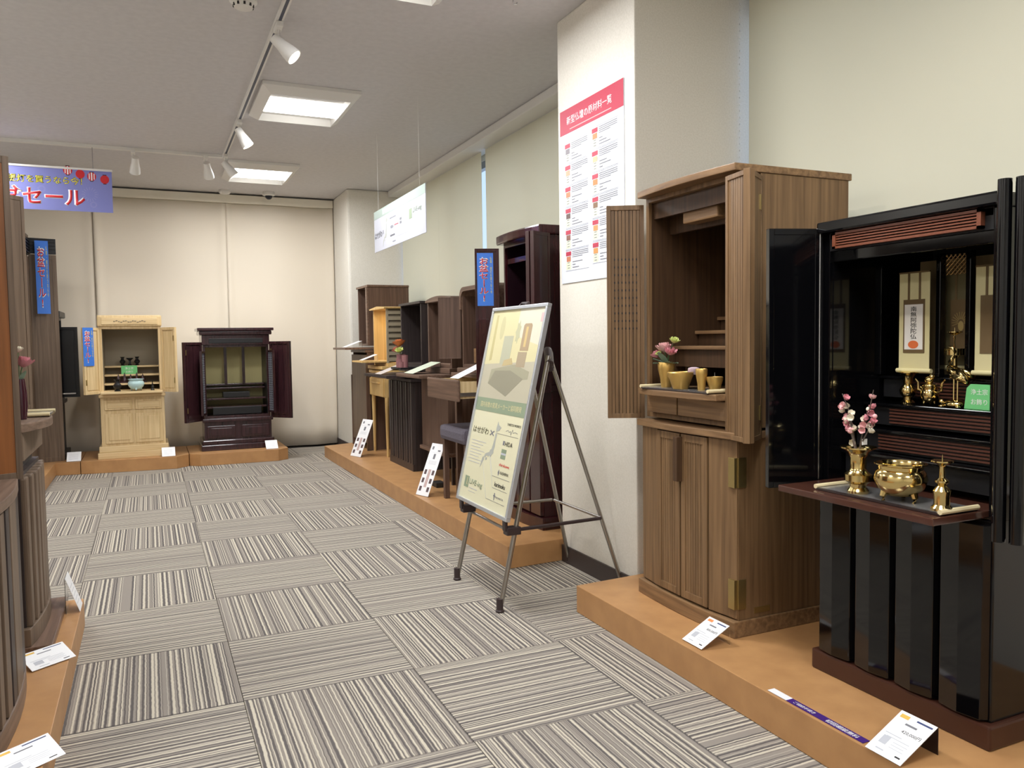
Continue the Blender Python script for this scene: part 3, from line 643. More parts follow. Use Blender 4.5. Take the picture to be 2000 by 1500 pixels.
for i, pts in enumerate(br_):
    for k in range(5):
        t_ = random.uniform(.45, 1.0); i0 = min(2, int(t_ * 3)); f_ = t_ * 3 - i0; p = Vector(pts[i0]).lerp(Vector(pts[i0 + 1]), f_) + Vector((random.uniform(-.008, .008), random.uniform(-.008, .008), random.uniform(-.005, .005)))
        g = G(); a0 = random.uniform(0, 6)
        ax = Vector((random.uniform(-1, .2), random.uniform(-.6, .6), random.uniform(-.2, .8))).normalized(); a1 = ax.cross(Vector((.3, .2, 1))).normalized(); a2 = ax.cross(a1)
        if t_ > .93 and k < 3: g.ball(p, .0055, n=8)
        else:
            for j in range(5): a = a0 + j * 1.2566; d = (a1 * math.cos(a) + a2 * math.sin(a)) * .8 + ax * .5; g.petal(p, d, ax, .013, .0075, .3)
        g.out('blossom', [M_petw, M_pink, M_ppale, M_petw][(i + k) % 4], v, smooth='all')
G().box(-.012, .004, -.022, -.021, .118, .132).out('paper_tag', M_card, v)
burner('incense_burner', 'large polished brass three footed burner on the black altar tray', (1.545, 1.275, zt_), .057, .086, M_gold)
cd = [(0, 0), (.022, 0), (.022, .005), (.016, .012), (.016, .03), (.018, .042), (.012, .05), (.008, .054), (.014, .06), (.014, .064), (.006, .07), (.005, .092), (.009, .098), (.022, .104), (.022, .107), (.006, .106), (0, .106)]
c = thing('candlestick', 'polished brass candlestick on the black altar tray', 'candlestick', (1.535, 1.163, zt_))
G().lathe(cd, n=24).out('candlestick_body', M_gold, c, smooth=True); G().tube([(0, 0, .105), (0, 0, .12)], [.0014, .0004], 6).out('needle', M_gold, c)
zt2 = PT + .7255
lathe_thing('small_brass_vase', 'small polished brass flared vase on the black altar tier', 'vase', (1.80, 1.466, zt2), [(0, 0), (.017, 0), (.018, .004), (.012, .01), (.012, .018), (.019, .026), (.021, .036), (.016, .046), (.011, .052), (.012, .068), (.02, .078), (.026, .081), (.026, .083), (.012, .078), (0, .07)], M_gold)
t = burner('lidded_incense_burner', 'small polished brass burner with lion lid and curled handles', (1.80, 1.402, zt2), .022, .048, M_gold)
for s_ in (-1, 1): G().tube([(0, s_ * .02, .034), (0, s_ * .033, .04), (0, s_ * .034, .058), (0, s_ * .042, .066)], [.003, .0035, .003, .002], 6).out('handle', M_gold, t, smooth=True)
g = G().ball((0, 0, .05), .018, (1, 1, .4)).ball((0, .002, .064), .010, (1, 1.2, 1)).ball((-.003, -.008, .073), .007); g.out('lion_lid', M_gold, t, smooth='all')
t = thing('crane_candlestick', 'brass crane standing on a tortoise with a candle dish on its head', 'figurine', (1.80, 1.332, zt2))
g = G().ball((0, 0, .008), .024, (1, 1.25, .5), 14).ball((0, .036, .012), .007); 
for a, b_ in ((.02, .02), (-.02, .02), (.02, -.02), (-.02, -.02)): g.ball((a, b_ * 1.1, .003), .007, (1, 1, .5))
g.out('tortoise', M_gold, t, smooth='all')
G().tube([(0, .004, .012), (0, .004, .07)], .0022, 6).tube([(0, -.006, .012), (0, -.006, .07)], .0022, 6).out('leg', M_gold, t)
G().tube([(0, -.036, .058), (0, -.024, .07), (0, -.005, .083), (0, .012, .094), (0, .018, .102)], [.003, .011, .016, .011, .006], 12).out('body', M_gold, t, smooth='all')
G().tube([(0, .014, .098), (0, .016, .112), (0, .006, .124), (0, .002, .136), (0, .008, .146), (0, .018, .147), (0, .028, .139)], [.006, .0045, .004, .0038, .005, .0045, .001], 8).out('neck', M_gold, t, smooth='all')
g = G()
for s_ in (-1, 1): g.petal((s_ * .010, .006, .090), (s_ * .2, -1, -.45), (s_, 0, .3), .045, .012, .1)
g.out('wing', M_gold, t, smooth='all', thick=.0015)
G().tube([(0, .004, .146), (0, .004, .16), (.002, .006, .172), (0, .004, .18)], [.003, .002, .003, .002], 8).lathe([(0, .178), (.006, .178), (.017, .184), (.017, .186), (0, .183)], (0, .004, 0), 18).tube([(0, .004, .183), (0, .004, .196)], [.001, .0004], 6).out('candle_dish', M_gold, t, smooth=True)
lathe_thing('footed_dish', 'brass footed dish behind the crane candlestick', 'dish', (1.832, 1.3575, PT + .7955), [(0, 0), (.014, 0), (.014, .004), (.006, .012), (.005, .05), (.012, .056), (.026, .058), (.026, .074), (.024, .074), (.024, .060), (0, .060)], M_gold, 24)
t = thing('green_label_card', 'green rounded card with white lettering on the black altar tier', 'card', (1.79, 1.270, zt2), RIGHT)
g = G().prism([(-.030, 0), (.034, 0), (.034, .06), (-.014, .06), (-.024, .05)], -.001, .001, 'y'); g.out('card_face', M_green, t)
text('浄土宗', .042, .014, M_white, t, at(FRONT, .008, -.0013, .042)); text('お飾り', .042, .014, M_white, t, at(FRONT, .008, -.0013, .018))
price_card((1.402, 1.194, PT), RIGHT, .09, .128, R(27), 'white price card reading 420,000 in front of the black altar', price='420,000円', stand_mat=pm('smoked_stand', S(40, 28, 24), .3))
price_card((1.427, 1.888, PT), RIGHT, .092, .115, R(27), 'white price card reading 800,000 in front of the walnut altar', price='800,000円', accent=pm('mark_orange', S(224, 140, 80), .5))
t = thing('purple_notice_strip', 'long purple and white notice strip lying along the platform edge', 'sign', (1.424, 1.405, PT + .0006), RIGHT)
G().box(-.15, .15, -.011, .011, 0, .001).out('strip_base', M_purple, t); G().box(-.15, -.085, -.0112, .0112, .0005, .0014).out('white_end', M_card, t)
TOPM = Matrix.Translation((0, 0, .0011))
text('ご相続手続き', .09, .011, M_white, t, TOPM @ Matrix.Translation((-.035, 0, 0))); text('初回相談無料', .11, .015, M_white, t, TOPM @ Matrix.Translation((.082, 0, 0)), off=.01)

# ------------------------------------------------------------------ poster on the pillar
WALLM = Matrix(((0, 0, -1, 0), (-1, 0, 0, 0), (0, 1, 0, 0), (0, 0, 0, 1)))        # text plane facing -X
t = thing('wall_poster', 'tall white poster with crimson header listing wood samples on the pillar', 'poster', (1.6895, 2.902, 1.252))
PW, PH = .515, .748
Mp = Matrix.Translation((-.0045, 0, 0)) @ WALLM
G().box(-.004, 0, -PW / 2, PW / 2, 0, PH).out('poster_board', pm('poster_white', S(226, 230, 242), .4), t)
flat([(-PW / 2, PW / 2, PH - .105, PH)], 'header_band', M_rose, t, Mp, .0004)
text('新型仏壇の原材料一覧', .37, .05, M_card, t, Mp @ Matrix.Translation((-.012, PH - .052, .0005)), 'title_lettering', .004)
flat([(-.17, .17, PH - .092, PH - .088)], 'fine_print', M_ppale, t, Mp, .0007)
sw_cols = [S(132, 126, 132), S(190, 160, 132), S(196, 132, 96), S(104, 84, 80), S(140, 100, 88), S(198, 128, 96), S(206, 136, 92), S(196, 176, 140), S(204, 132, 80), S(132, 104, 80), S(206, 150, 96), S(210, 150, 90)]
rows_red, lines, lines2, yel = [], [], [], []
for c in range(2):
    n = 6
    for r_ in range(n):
        x0 = -.215 + c * .232; y1 = PH - .150 - r_ * .0925 + (c * .012); k = c * 6 + r_
        rows_red.append((x0, x0 + .046, y1 - .018, y1)); yel.append((x0 + .002, x0 + .044, y1 - .078, y1 - .045))
        flat([(x0 + .006, x0 + .042, y1 - .043, y1 - .021)], 'wood_swatch', pm('swatch_%d' % k, sw_cols[k], .5), t, Mp, .0005)
        for q in range(4): lines.append((x0 + .056, x0 + .195 - (.05 if q == 3 else 0), y1 - .004 - q * .0075, y1 - .0015 - q * .0075))
        for q in range(3): lines.append((x0 + .058, x0 + .085 + .03 * ((q + k) % 3), y1 - .048 - q * .012, y1 - .045 - q * .012)); lines.append((x0 + .014, x0 + .034, y1 - .050 - q * .011, y1 - .047 - q * .011))
        lines2.append((x0 - .002, x0 + .2, y1 + .0045, y1 + .0055)); lines2.append((x0 - .002, x0 + .2, y1 - .0835, y1 - .0825))
flat(rows_red, 'entry_header', M_rose, t, Mp, .0005)['kind'] = 'stuff'
flat(yel, 'entry_tint', pm('tint_lime', S(224, 232, 200), .5), t, Mp, .0003)['kind'] = 'stuff'
flat(lines, 'fine_print', M_print, t, Mp, .0005)['kind'] = 'stuff'; flat(lines2, 'entry_rule', M_print, t, Mp, .0004)['kind'] = 'stuff'

# ------------------------------------------------------------------ easel with framed board
ISLANDS = [[(.525, .915), (.55, .88), (.605, .857), (.575, .82), (.54, .815), (.52, .80), (.512, .84)],
           [(.53, .80), (.545, .77), (.54, .70), (.547, .65), (.537, .60), (.542, .575), (.517, .555), (.50, .525), (.48, .542), (.455, .525), (.42, .533), (.39, .503), (.374, .515), (.385, .545), (.43, .565), (.462, .575), (.47, .60), (.492, .612), (.503, .66), (.513, .72), (.513, .78)],
           [(.368, .515), (.345, .50), (.337, .46), (.325, .385), (.345, .41), (.36, .45), (.383, .483)], [(.40, .503), (.432, .513), (.436, .49), (.41, .478)]]
def sign_print(t, M, x0, x1, y0, y1, big):
    """maker print: company lettering, map of the islands, maker logos (u across, v up)"""
    w, h = x1 - x0, y1 - y0
    def T(s, cx, cy, ww, hh, mat=M_black, off=0.0): text(s, ww * w, hh * h, mat, t, M @ Matrix.Translation((x0 + cx * w, y0 + cy * h, .0006)), 'lettering', off, stretch=True)
    def Q(name, mat, *rc): flat([(x0 + a * w, x0 + b * w, y0 + c * h, y0 + d * h) for a, b, c, d in rc], name, mat, t, M, .0005)
    def line(pts, r_=.0008, mat=M_printl, name='guide_line'):
        for (a, b), (c, d) in zip(pts, pts[1:]): G().slab((x0 + a * w, y0 + b * h), (x0 + c * w, y0 + d * h), r_, 0, .0005).xf(M).out(name, mat, t)
    grey = pm('map_grey', S(172, 174, 166), .6)
    for isl in ISLANDS:
        mp = [(x0 + a * w, y0 + b * h) for a, b in isl] if big else [(x0 + (.27 + (a - .53) * .36) * w, y0 + (.08 + (b - .385) / .53 * .86) * h) for a, b in isl]
        G().prism(mp, 0, .0004).xf(M).out('map_print', grey, t)
    if big:
        T('はせがわ', .205, .785, .33, .075, pm('print_olive', S(86, 84, 58), .5)); T('×', .445, .78, .085, .06, M_print); T('LIVE-ing', .315, .195, .27, .075, M_sage, .004)
        Q('logo_block', M_sage, (.068, .16, .125, .25)); Q('logo_notch', M_cream, (.115, .128, .155, .235), (.128, .15, .155, .168))
        Q('fine_print', M_printl, *[(.05 + .012 * (k % 2), .36 - .05 * (k % 3), .655 - .034 * k, .66 - .034 * k) for k in range(8)], (.19, .36, .13, .136), (.18, .33, .095, .099))
        T('TAISETSU MOKKO', .83, .907, .25, .024); line([(.70, .83), (.74, .845), (.76, .825), (.785, .84), (.80, .80), (.82, .86), (.835, .825), (.87, .838), (.915, .832)], .0016, M_print, 'script_logo')
        T('HIDA', .80, .705, .14, .045); Q('logo_block', M_print, (.689, .718, .685, .73)); Q('logo_block', M_sage, (.69, .78, .545, .585), (.69, .78, .605, .645)); Q('logo_band', M_printl, (.69, .78, .585, .605))
        T('shirakawa', .79, .483, .19, .03, M_red); T('KASHIWA', .82, .402, .155, .03); T('karimoku', .78, .275, .20, .046, M_black, .01); T('MORITA', .815, .147, .15, .02, M_print)
        G().prism([(x0 + a * w, y0 + b * h) for a, b in ((.713, .365), (.695, .40), (.712, .43), (.728, .40))], 0, .0005).xf(M).out('leaf_logo', M_print, t)
        G().prism([(x0 + a * w, y0 + b * h) for a, b in ((.716, .108), (.706, .145), (.692, .155), (.706, .165), (.708, .187), (.722, .182), (.724, .165), (.738, .158), (.724, .145), (.724, .11))], 0, .0005).xf(M).out('figure_logo', M_print, t)
        for a, b, c in ((.543, .94, .789), (.602, .933, .346), (.647, .926, .228), (.564, .922, .096)): Q('rule_print', M_print, (a, b, c, c + .003))
        line([(.55, .84), (.543, .79)]); line([(.50, .53), (.602, .346)]); line([(.48, .54), (.647, .228)]); line([(.36, .47), (.564, .096)])
    else:
        T('はせがわ', .10, .50, .16, .20); T('×', .205, .52, .025, .12, M_print); T('LIVE-ing', .86, .70, .15, .16, M_sage, .004); Q('logo_block', M_sage, (.72, .77, .53, .80))
        T('HIDA', .39, .56, .06, .09, M_print); T('shirakawa', .48, .58, .08, .05, M_red); Q('logo_block', M_print, (.545, .58, .63, .70), (.545, .58, .53, .60)); T('karimoku', .40, .32, .09, .07); T('MORITA', .43, .12, .06, .04, M_print); T('TAISETSU MOKKO', .41, .82, .13, .04, M_print)
        for a, b, c in ((.36, .62, .44), (.36, .70, .22), (.33, .72, .03)): Q('rule_print', M_printl, (a, b, c, c + .008))
E_ = thing('display_easel', 'metal easel with dark joints standing in the aisle', 'easel', (1.44, 2.9, 0))
def rod(p, q, r_, name, mat=M_steel, n=10): return G().tube([p, q], r_, n).out(name, mat, E_, smooth=True)
tp = .945
for yf, yb in ((-.225, -.22), (.225, .23)):
    rod((-.285, yf, .02), (-.07, yf * .98, tp), .0095, 'front_leg'); rod((-.01, yf * .45, .955), (.25, yb, .02), .0085, 'rear_leg')
    for x, yy in ((-.288, yf), (.252, yb)): G().lathe([(0, 0), (.016, 0), (.017, .006), (.013, .01), (.013, .05), (0, .05)], (x, yy, 0), 14).out('rubber_foot', M_plastic, E_, smooth=True)
    G().tube([(-.07, yf, tp - .03), (-.05, yf * .8, tp + .01), (-.02, yf * .5, tp + .02), (.0, yf * .45, tp - .06)], .017, 10).out('pivot_joint', M_plastic, E_, smooth=True)
    rod((-.22, yf, .30), (.16, yb * .93, .30), .007, 'side_stay', M_plastic if yf < 0 else M_steel)
    b_ = G().box(-.262, -.205, yf - .02, yf + .02, .285, .315).box(-.268, -.256, yf - .014, yf + .014, .30, .355); b_.out('board_clip', M_plastic, E_, bevel=.004)
rod((-.222, -.225, .285), (-.222, .225, .285), .006, 'cross_bar'); rod((.165, -.2, .30), (.165, .2, .30), .006, 'cross_bar')
# framed board leaning on the easel
Lb = .822; lean = math.atan2(.803, .185)
bd = thing('sign_board', 'aluminium framed sign board with living room photo leaning on the easel', 'sign', (1.183, 2.90, .338))
Ub = Vector((math.cos(lean), 0, math.sin(lean))); Nb = Vector((-math.sin(lean), 0, math.cos(lean)))
MB = Matrix(((0, Ub.x, Nb.x, 0), (-1, 0, 0, 0), (0, Ub.z, Nb.z, 0), (0, 0, 0, 1)))
def bpart(rects, name, mat, lift, z0=0.0, bevel=0):
    g = G()
    for a, b, c, d in rects: g.box(a, b, c, d, z0, lift)
    g.xf(MB); return g.out(name, mat, bd, bevel=bevel)
bw = .26
bpart([(-bw + .01, bw - .01, .01, Lb - .01)], 'print_sheet', pm('sheet_cream', S(226, 222, 190), .35, 0, .3), .012, .004)
for rc in ((-bw, bw, 0, .014), (-bw, bw, Lb - .014, Lb), (-bw, -bw + .014, .014, Lb - .014), (bw - .014, bw, .014, Lb - .014)): bpart([rc], 'frame_bar', M_alu, .019, 0, .002)
MBp = MB @ Matrix.Translation((0, 0, .0122)); pb, ptp = .44, Lb - .014
def poly(pts, name, col, lift=.0004):
    g = G().prism(pts, 0, lift); g.xf(MBp); return g.out(name, pm('photo_' + name, col, .45), bd)
flat([(-bw + .014, bw - .014, pb, ptp)], 'photo_wall', pm('photo_wall', S(212, 204, 160), .45), bd, MBp, .0002)
poly([(.02, .70), (bw - .014, .66), (bw - .014, ptp), (.02, ptp)], 'photo_side_wall', S(214, 210, 190), .0003)
poly([(-bw + .014, pb), (bw - .014, pb), (bw - .014, .60), (-bw + .014, .58)], 'photo_floor', S(186, 180, 158), .0003)
poly([(-.205, .79), (-.185, .79), (-.18, .60), (-.205, .595)], 'photo_curtain', S(190, 180, 130), .0005); poly([(-.125 + .022 * math.cos(k * .5236), .735 + .05 * math.sin(k * .5236)) for k in range(12)], 'photo_mirror', S(196, 190, 148), .0005)
poly([(-.09, .70), (.0, .70), (.0, .59), (-.09, .58)], 'photo_screen', S(180, 180, 156), .0006); poly([(.08, .74), (.09, .748), (.145, .748), (.155, .74), (.155, .64), (.08, .64)], 'photo_altar', S(172, 150, 120), .0006)
poly([(.105, .735), (.125, .735), (.125, .655), (.105, .655)], 'photo_altar_glow', S(206, 182, 126), .0008); poly([(.07, .635), (.15, .635), (.15, .575), (.07, .575)], 'photo_cabinet', S(168, 152, 126), .0006)
poly([(-.16, .56), (.06, .585), (.2, .56), (.2, .53), (-.17, .50)], 'photo_sofa', S(162, 158, 134), .0005); poly([(-.17, .50), (.03, .455), (.16, .53), (.03, .56), (-.12, .555)], 'photo_rug', S(146, 142, 122), .0006)
poly([(-.05, .60), (.02, .61), (.04, .585), (-.06, .575)], 'photo_table', S(188, 170, 126), .0007); poly([(.035 + (.016 + .008 * (k % 2)) * math.cos(k * .4488), .715 + (.035 + .014 * (k % 2)) * math.sin(k * .4488)) for k in range(14)], 'photo_plant', S(186, 184, 150), .0007)
flat([(-bw + .014, bw - .014, .385, pb)], 'title_band', M_sage, bd, MBp, .0005)
text('国内有数の家具メーカーと協同開発', .40, .028, M_cream, bd, MBp @ Matrix.Translation((0, .413, .0006)), 'title_lettering')
flat([(.215, .235, Lb - .07, Lb - .035)], 'logo_print', M_ppale, bd, MBp, .0005)
sign_print(bd, MBp, -bw + .014, bw - .014, .014, .385, True)
g = G().tube([(0, .03, 0), (.012, .03, .012), (.012, -.03, .012), (0, -.03, 0)], .006, 8); g.xf(Matrix.Translation((Ub.x * Lb + .002, 0, Ub.z * Lb + .002))); g.out('top_clip', M_plastic, bd, smooth=True)

# ------------------------------------------------------------------ hanging sign by the blinds
hs = thing('hanging_sign', 'white hanging sign with sage header in front of the blinds', 'sign', (1.45, 4.89, 1.62)); w_, h_ = 1.12, .275
G().box(-.002, .002, -w_ / 2, w_ / 2, 0, h_).out('sign_panel', pm('sign_white', S(190, 191, 202), .5), hs)
Mh = Matrix.Translation((-.0022, 0, 0)) @ WALLM
flat([(-w_ / 2, w_ / 2, h_ * .80, h_)], 'title_band', pm('band_grey_sage', S(150, 166, 156), .5), hs, Mh, .0004)
text('国内有数の家具メーカーと協同開発', .62, .04, M_card, hs, Mh @ Matrix.Translation((-.03, h_ * .90, .0005)), 'title_lettering')
sign_print(hs, Mh, -w_ / 2, w_ / 2, .0, h_ * .8, False)
for y in (-.45, .45): G().tube([(0, y, h_ - .002), (.0, y, CEIL - 1.62)], .0005, 4).out('hanging_wire', M_white, hs)

# ------------------------------------------------------------------ festival sale banner under the cross track
bn = thing('sale_banner', 'wide violet summer sale banner with red lanterns hanging from the track', 'banner', (-.62, 6.30, 1.935)); bw_, bh_ = .86, .285
G().box(-bw_ / 2, bw_ / 2, -.001, .001, 0, bh_).out('banner_sheet', M_violet, bn)
G().box(-bw_ / 2 - .005, bw_ / 2 + .005, -.006, .006, bh_ - .002, bh_ + .012).out('banner_rail', M_white, bn, bevel=.002)
for x in (-.32, .315): G().tube([(x, 0, bh_ + .01), (x, 0, CEIL - 1.935 - .022)], .003, 6).out('banner_hanger', M_chrome, bn)
Mb = Matrix.Translation((0, -.0012, 0)) @ FRONT
for mt, of, lf in ((M_black, .035, 0), (M_yellow, .006, .0005)): text('仏壇・提灯を買うなら今！', .60, .055, mt, bn, Mb @ Matrix.Translation((-.055, .205, lf)), 'lettering', of)
for mt, of, lf in ((M_card, .05, 0), (M_red, .018, .0006)): text('お盆セール', .62, .125, mt, bn, Mb @ Matrix.Translation((-.05, .095, lf)), 'lettering', of)
for k, (x, z) in enumerate(((.16, .275), (.235, .255), (.305, .243), (.385, .228))):
    G().lathe([(0, 0), (1, 0), (1, .0004), (0, .0004)], n=16).xf(Mb @ Matrix.Translation((x, z, 0)) @ Matrix.Diagonal((.028, .03, 1, 1))).out('lantern_print', M_red, bn)
    if k in (0, 2): flat([(x - .004, x + .004, z - .028, z + .028), (x - .018, x - .012, z - .02, z + .02), (x + .012, x + .018, z - .02, z + .02)], 'lantern_stripe', M_card, bn, Mb, .0006)
    flat([(x - .012, x + .012, z + .028, z + .033)], 'lantern_cap', M_black, bn, Mb, .0006); flat([(x - .01, x + .01, z - .034, z - .029)], 'lantern_cap', M_black, bn, Mb, .0006)
for x, z, r_ in ((.29, .12, .05), (.0, .14, .025), (.31, .05, .022)):
    g = G()
    for k in range(16): a = k * math.pi / 8; g.slab((x + math.cos(a) * r_ * .6, z + math.sin(a) * r_ * .6), (x + math.cos(a) * r_, z + math.sin(a) * r_), .002, 0, .0002)
    g.xf(Mb); g.out('firework_print', pm('firework_lilac', S(160, 158, 204), .6), bn)

# ------------------------------------------------------------------ far right row of altars
def simple_altar(root, w, d, z0, z1, mat, xmat, inner, y0=0.0, top='flat', x=0.0, over=.012, lining=True):
    h = w / 2; t = .018
    g = G().box(x - h, x - h + t, y0, d, z0, z1 - t).box(x + h - t, x + h, y0, d, z0, z1 - t).box(x - h + t, x + h - t, y0, d, z0, z0 + t); g.out('cabinet_body', mat, root, bevel=.002)
    G().box(x - h + t, x + h - t, d - .012, d - .001, z0 + t, z1 - t).out('back_panel', inner, root)
    if top == 'flat': G().box(x - h - over, x + h + over, y0 - over, d, z1 - t, z1).out('top_board', xmat, root, bevel=.003)
    elif top == 'dome':
        n = 10; pts = [(x - h - over, z1 - t - .02)] + [(x - h - over + (w + 2 * over) * k / n, z1 - .012 + .022 * (1 - (2 * k / n - 1) ** 2) - .012) for k in range(n + 1)] + [(x + h + over, z1 - t - .02)]
        G().prism(pts, y0 - over, d, 'y').out('top_board', xmat, root, bevel=.002)
    elif top == 'round':
        def rr(a, b, c, e, r_): return [(a + r_ - r_ * math.cos(k * math.pi / 8), e - r_ + r_ * math.sin(k * math.pi / 8)) for k in range(5)] + [(b - r_ + r_ * math.sin(k * math.pi / 8), e - r_ + r_ * math.cos(k * math.pi / 8)) for k in range(5)]
        o = rr(x - h - .01, x + h + .01, 0, z1 + .01, .06); i_ = rr(x - h + .012, x + h - .012, 0, z1 - .014, .05); lo = z1 - .12
        G().prism([(o[0][0], lo)] + o + [(o[-1][0], lo), (i_[-1][0], lo)] + i_[::-1] + [(i_[0][0], lo)], y0 - .012, d, 'y').out('rounded_top', xmat, root)
# far tall cabinet
C = thing('household_altar', 'brown box altar on a tall stand beside the far pillar', 'altar', (1.64, 6.80, PT), RIGHT)
G().box(-.25, .25, .0, .016, .06, .80).out('stand_front', M_grey, C, bevel=.002)
for x in (-.25, .234): G().box(x, x + .016, .016, .36, 0, .82).out('stand_side', M_bw, C)
for x in (-.27, .25): G().box(x, x + .02, -.005, .03, 0, .62).out('stand_leg', M_bw, C)
G().box(-.26, .26, -.004, .37, .82, .84).out('stand_top', M_bw, C, bevel=.002); G().box(-.235, .235, -.165, .2, .845, .862).out('pull_out_shelf', M_bwx, C, bevel=.002)
simple_altar(C, .37, .40, .875, 1.385, M_bw, M_bwx, M_dk, .05, 'flat', .015); G().box(.15, .20, .035, .05, .88, 1.365).out('front_stile', M_bwx, C, bevel=.002)
price_card((1.50, 6.72, PT + .8625), RIGHT, .13, .15, R(20), 'white leaflet lying on the far altar pull out shelf', 'plain')
# light oak altar
C = thing('household_altar', 'light oak altar with louvred side and glowing interior', 'altar', (1.67, 6.30, PT), RIGHT)
for x in (-.2, .2):
    for y in (.02, .33): G().tube([(x, y, 0), (x * 1.0, y, .48)], [.010, .017], 10).out('stand_leg', M_lt, C, smooth=True)
G().box(-.215, .215, .0, .35, .47, .62).out('drawer_case', M_lt, C, bevel=.003); G().box(-.205, .205, -.012, .0, .475, .615).out('drawer', M_lt, C, bevel=.003); G().box(-.12, .12, -.03, -.012, .575, .59).out('drawer_pull', M_lt, C, bevel=.003)
G().prism(bow(.43, .36, .03, .01), .66, .682).out('stand_top', M_lt, C, bevel=.003); G().box(-.2, .2, .02, .34, .62, .66).out('stand_neck', M_lt, C)
G().box(-.18, .17, -.16, .1, .745, .758).out('pull_out_shelf', M_lt, C, bevel=.002); G().prism(bow(.4, .34, .02, .02), .69, .715).out('altar_base', M_lt, C, bevel=.003)
G().box(-.2, -.182, .03, .30, .73, 1.165).out('altar_side', M_lt, C); G().box(-.182, .182, .29, .30, .73, 1.165).out('back_panel', M_lt, C); G().box(-.2, .2, .03, .30, .715, .74).out('altar_floor', M_lt, C)
for y in (.03, .285): G().box(.182, .2, y, y + .016, .74, 1.165).out('louvre_post', M_louv, C)
G().box(.182, .186, .046, .285, .745, 1.165).out('louvre_backing', pm('louvre_shade', S(112, 102, 86), .6), C)
for k in range(9): G().box(.187, .200, .046, .285, .755 + k * .046, .782 + k * .046).out('side_louvre', M_louv, C)
G().prism([(-.225, 1.165), (-.235, 1.175), (0, 1.19), (.235, 1.175), (.225, 1.165)], .005, .31, 'y').out('roof_board', M_lt, C, bevel=.002)
G().box(-.08, .08, .12, .16, 1.155, 1.163).out('interior_lamp', M_warm, C)
ld = bpy.data.lights.new('altar_glow', 'AREA'); ld.size = .14; ld.energy = .5; ld.color = (1, .76, .42); lo = bpy.data.objects.new('altar_glow', ld); COL.objects.link(lo); lo.parent = C; lo.location = (0, .14, 1.15)
price_card((1.545, 6.32, PT + .7585), RIGHT, .11, .13, R(20), 'white leaflet on the light oak altar shelf', 'plain')
# dark oak altar on ribbed cabinet
C = thing('household_altar', 'dark oak altar on a ribbed cabinet with flowers before it', 'altar', (1.65, 5.61, PT), RIGHT)
G().box(-.3, .3, .02, .40, .0, .625).out('base_cabinet', M_dk, C, bevel=.002); G().box(-.295, .295, .0, .02, .0, .05).out('plinth', M_dk, C)
for k in range(10): x = -.297 + k * .0595; G().prism([(x, .02), (x + .004, .002), (x + .052, -.004 if k % 2 else .0), (x + .056, .02)], .05, .62).out('base_rib', M_dk, C)
G().box(-.31, .31, -.01, .41, .625, .645).out('base_top', M_dk, C, bevel=.002); G().box(-.3, .3, -.18, .2, .655, .675).out('pull_out_shelf', M_dk, C, bevel=.002)
simple_altar(C, .49, .40, .735, 1.185, M_dk, M_dk, M_dk, .07, 'flat', .075); G().box(-.18, .33, .05, .40, .69, .735).out('altar_base', M_dk, C, bevel=.003)
G().box(.10, .34, -.09, .07, .715, .728).out('offering_shelf', M_lacqm, C, bevel=.002)
v = thing('flower_vase', 'mauve vase with orange chrysanthemum before the dark oak altar', 'vase', (1.605, 5.40, PT + .7285))
G().lathe([(0, 0), (.03, 0), (.034, .09), (.031, .09), (.027, .01), (0, .01)], n=18).out('vase_body', M_mauve, v, smooth=True)
vase_flowers(v, .09, [(-.01, .01, .165, .042, M_peto, 9), (-.02, .04, .12, .03, pm('petal_coral', S(206, 116, 96), .6), 6), (-.02, -.025, .115, .03, M_petg, 6)], [(-.2, -.9, .4, .06, .012)])
for k, (x, y, h_, r_) in enumerate(((1.575, 5.335, .055, .025), (1.60, 5.295, .085, .022), (1.575, 5.30, .04, .022))):
    lathe_thing('mauve_cup', ['ribbed mauve cup beside the orange chrysanthemum vase', 'tall mauve cup with pale rim before the dark oak altar', 'low mauve cup at the shelf edge before the dark oak altar'][k], 'cup', (x, y, PT + .7285), [(0, 0), (r_, 0), (r_ * 1.05, h_), (r_ * .95, h_), (r_ * .9, .006), (0, .006)], M_mauve, 16)
price_card((1.475, 5.55, PT + .6755), RIGHT, .16, .19, R(20), 'tan printed leaflet on the dark oak altar pull out shelf', 'plain', pm('leaflet_tan', S(196, 184, 176), .5))
# domed walnut altar
C = thing('household_altar', 'brown walnut altar with gently domed top between two altars', 'altar', (1.68, 4.93, PT), RIGHT)
G().box(-.26, .26, .0, .38, .2, .655).out('base_cabinet', M_bw, C, bevel=.002); G().box(-.265, .265, -.02, .39, .18, .205).out('base_rail', M_bwx, C, bevel=.006)
for x in (-.24, .22):
    for y in (.03, .34): G().box(x, x + .02, y, y + .02, 0, .18).out('stand_leg', M_dk, C)
G().box(-.27, .27, -.01, .39, .655, .672).out('base_top', M_bwx, C, bevel=.003); G().box(-.25, .25, -.18, .2, .676, .698).out('pull_out_shelf', M_bwx, C, bevel=.005)
G().box(-.23, .25, .02, .39, .70, .735).out('altar_base', M_bwx, C, bevel=.004); simple_altar(C, .46, .39, .735, 1.20, M_bw, M_bwx, M_bw, .04, 'dome', .01); G().box(-.19, .21, .04, .06, .745, .765).out('threshold', M_bwx, C, bevel=.006)
price_card((1.515, 4.95, PT + .6985), RIGHT, .19, .2, R(20), 'green and white leaflet on the domed altar pull out shelf', 'plain', pm('leaflet_green', S(206, 214, 190), .5))
price_card((1.43, 4.45, PT), R(-72), .12, .32, R(66), 'tall white information panel in front of the stool', 'panel')
price_card((1.465, 6.25, PT), R(-72), .15, .31, R(66), 'tall white information panel in front of the oak leg stand', 'panel')
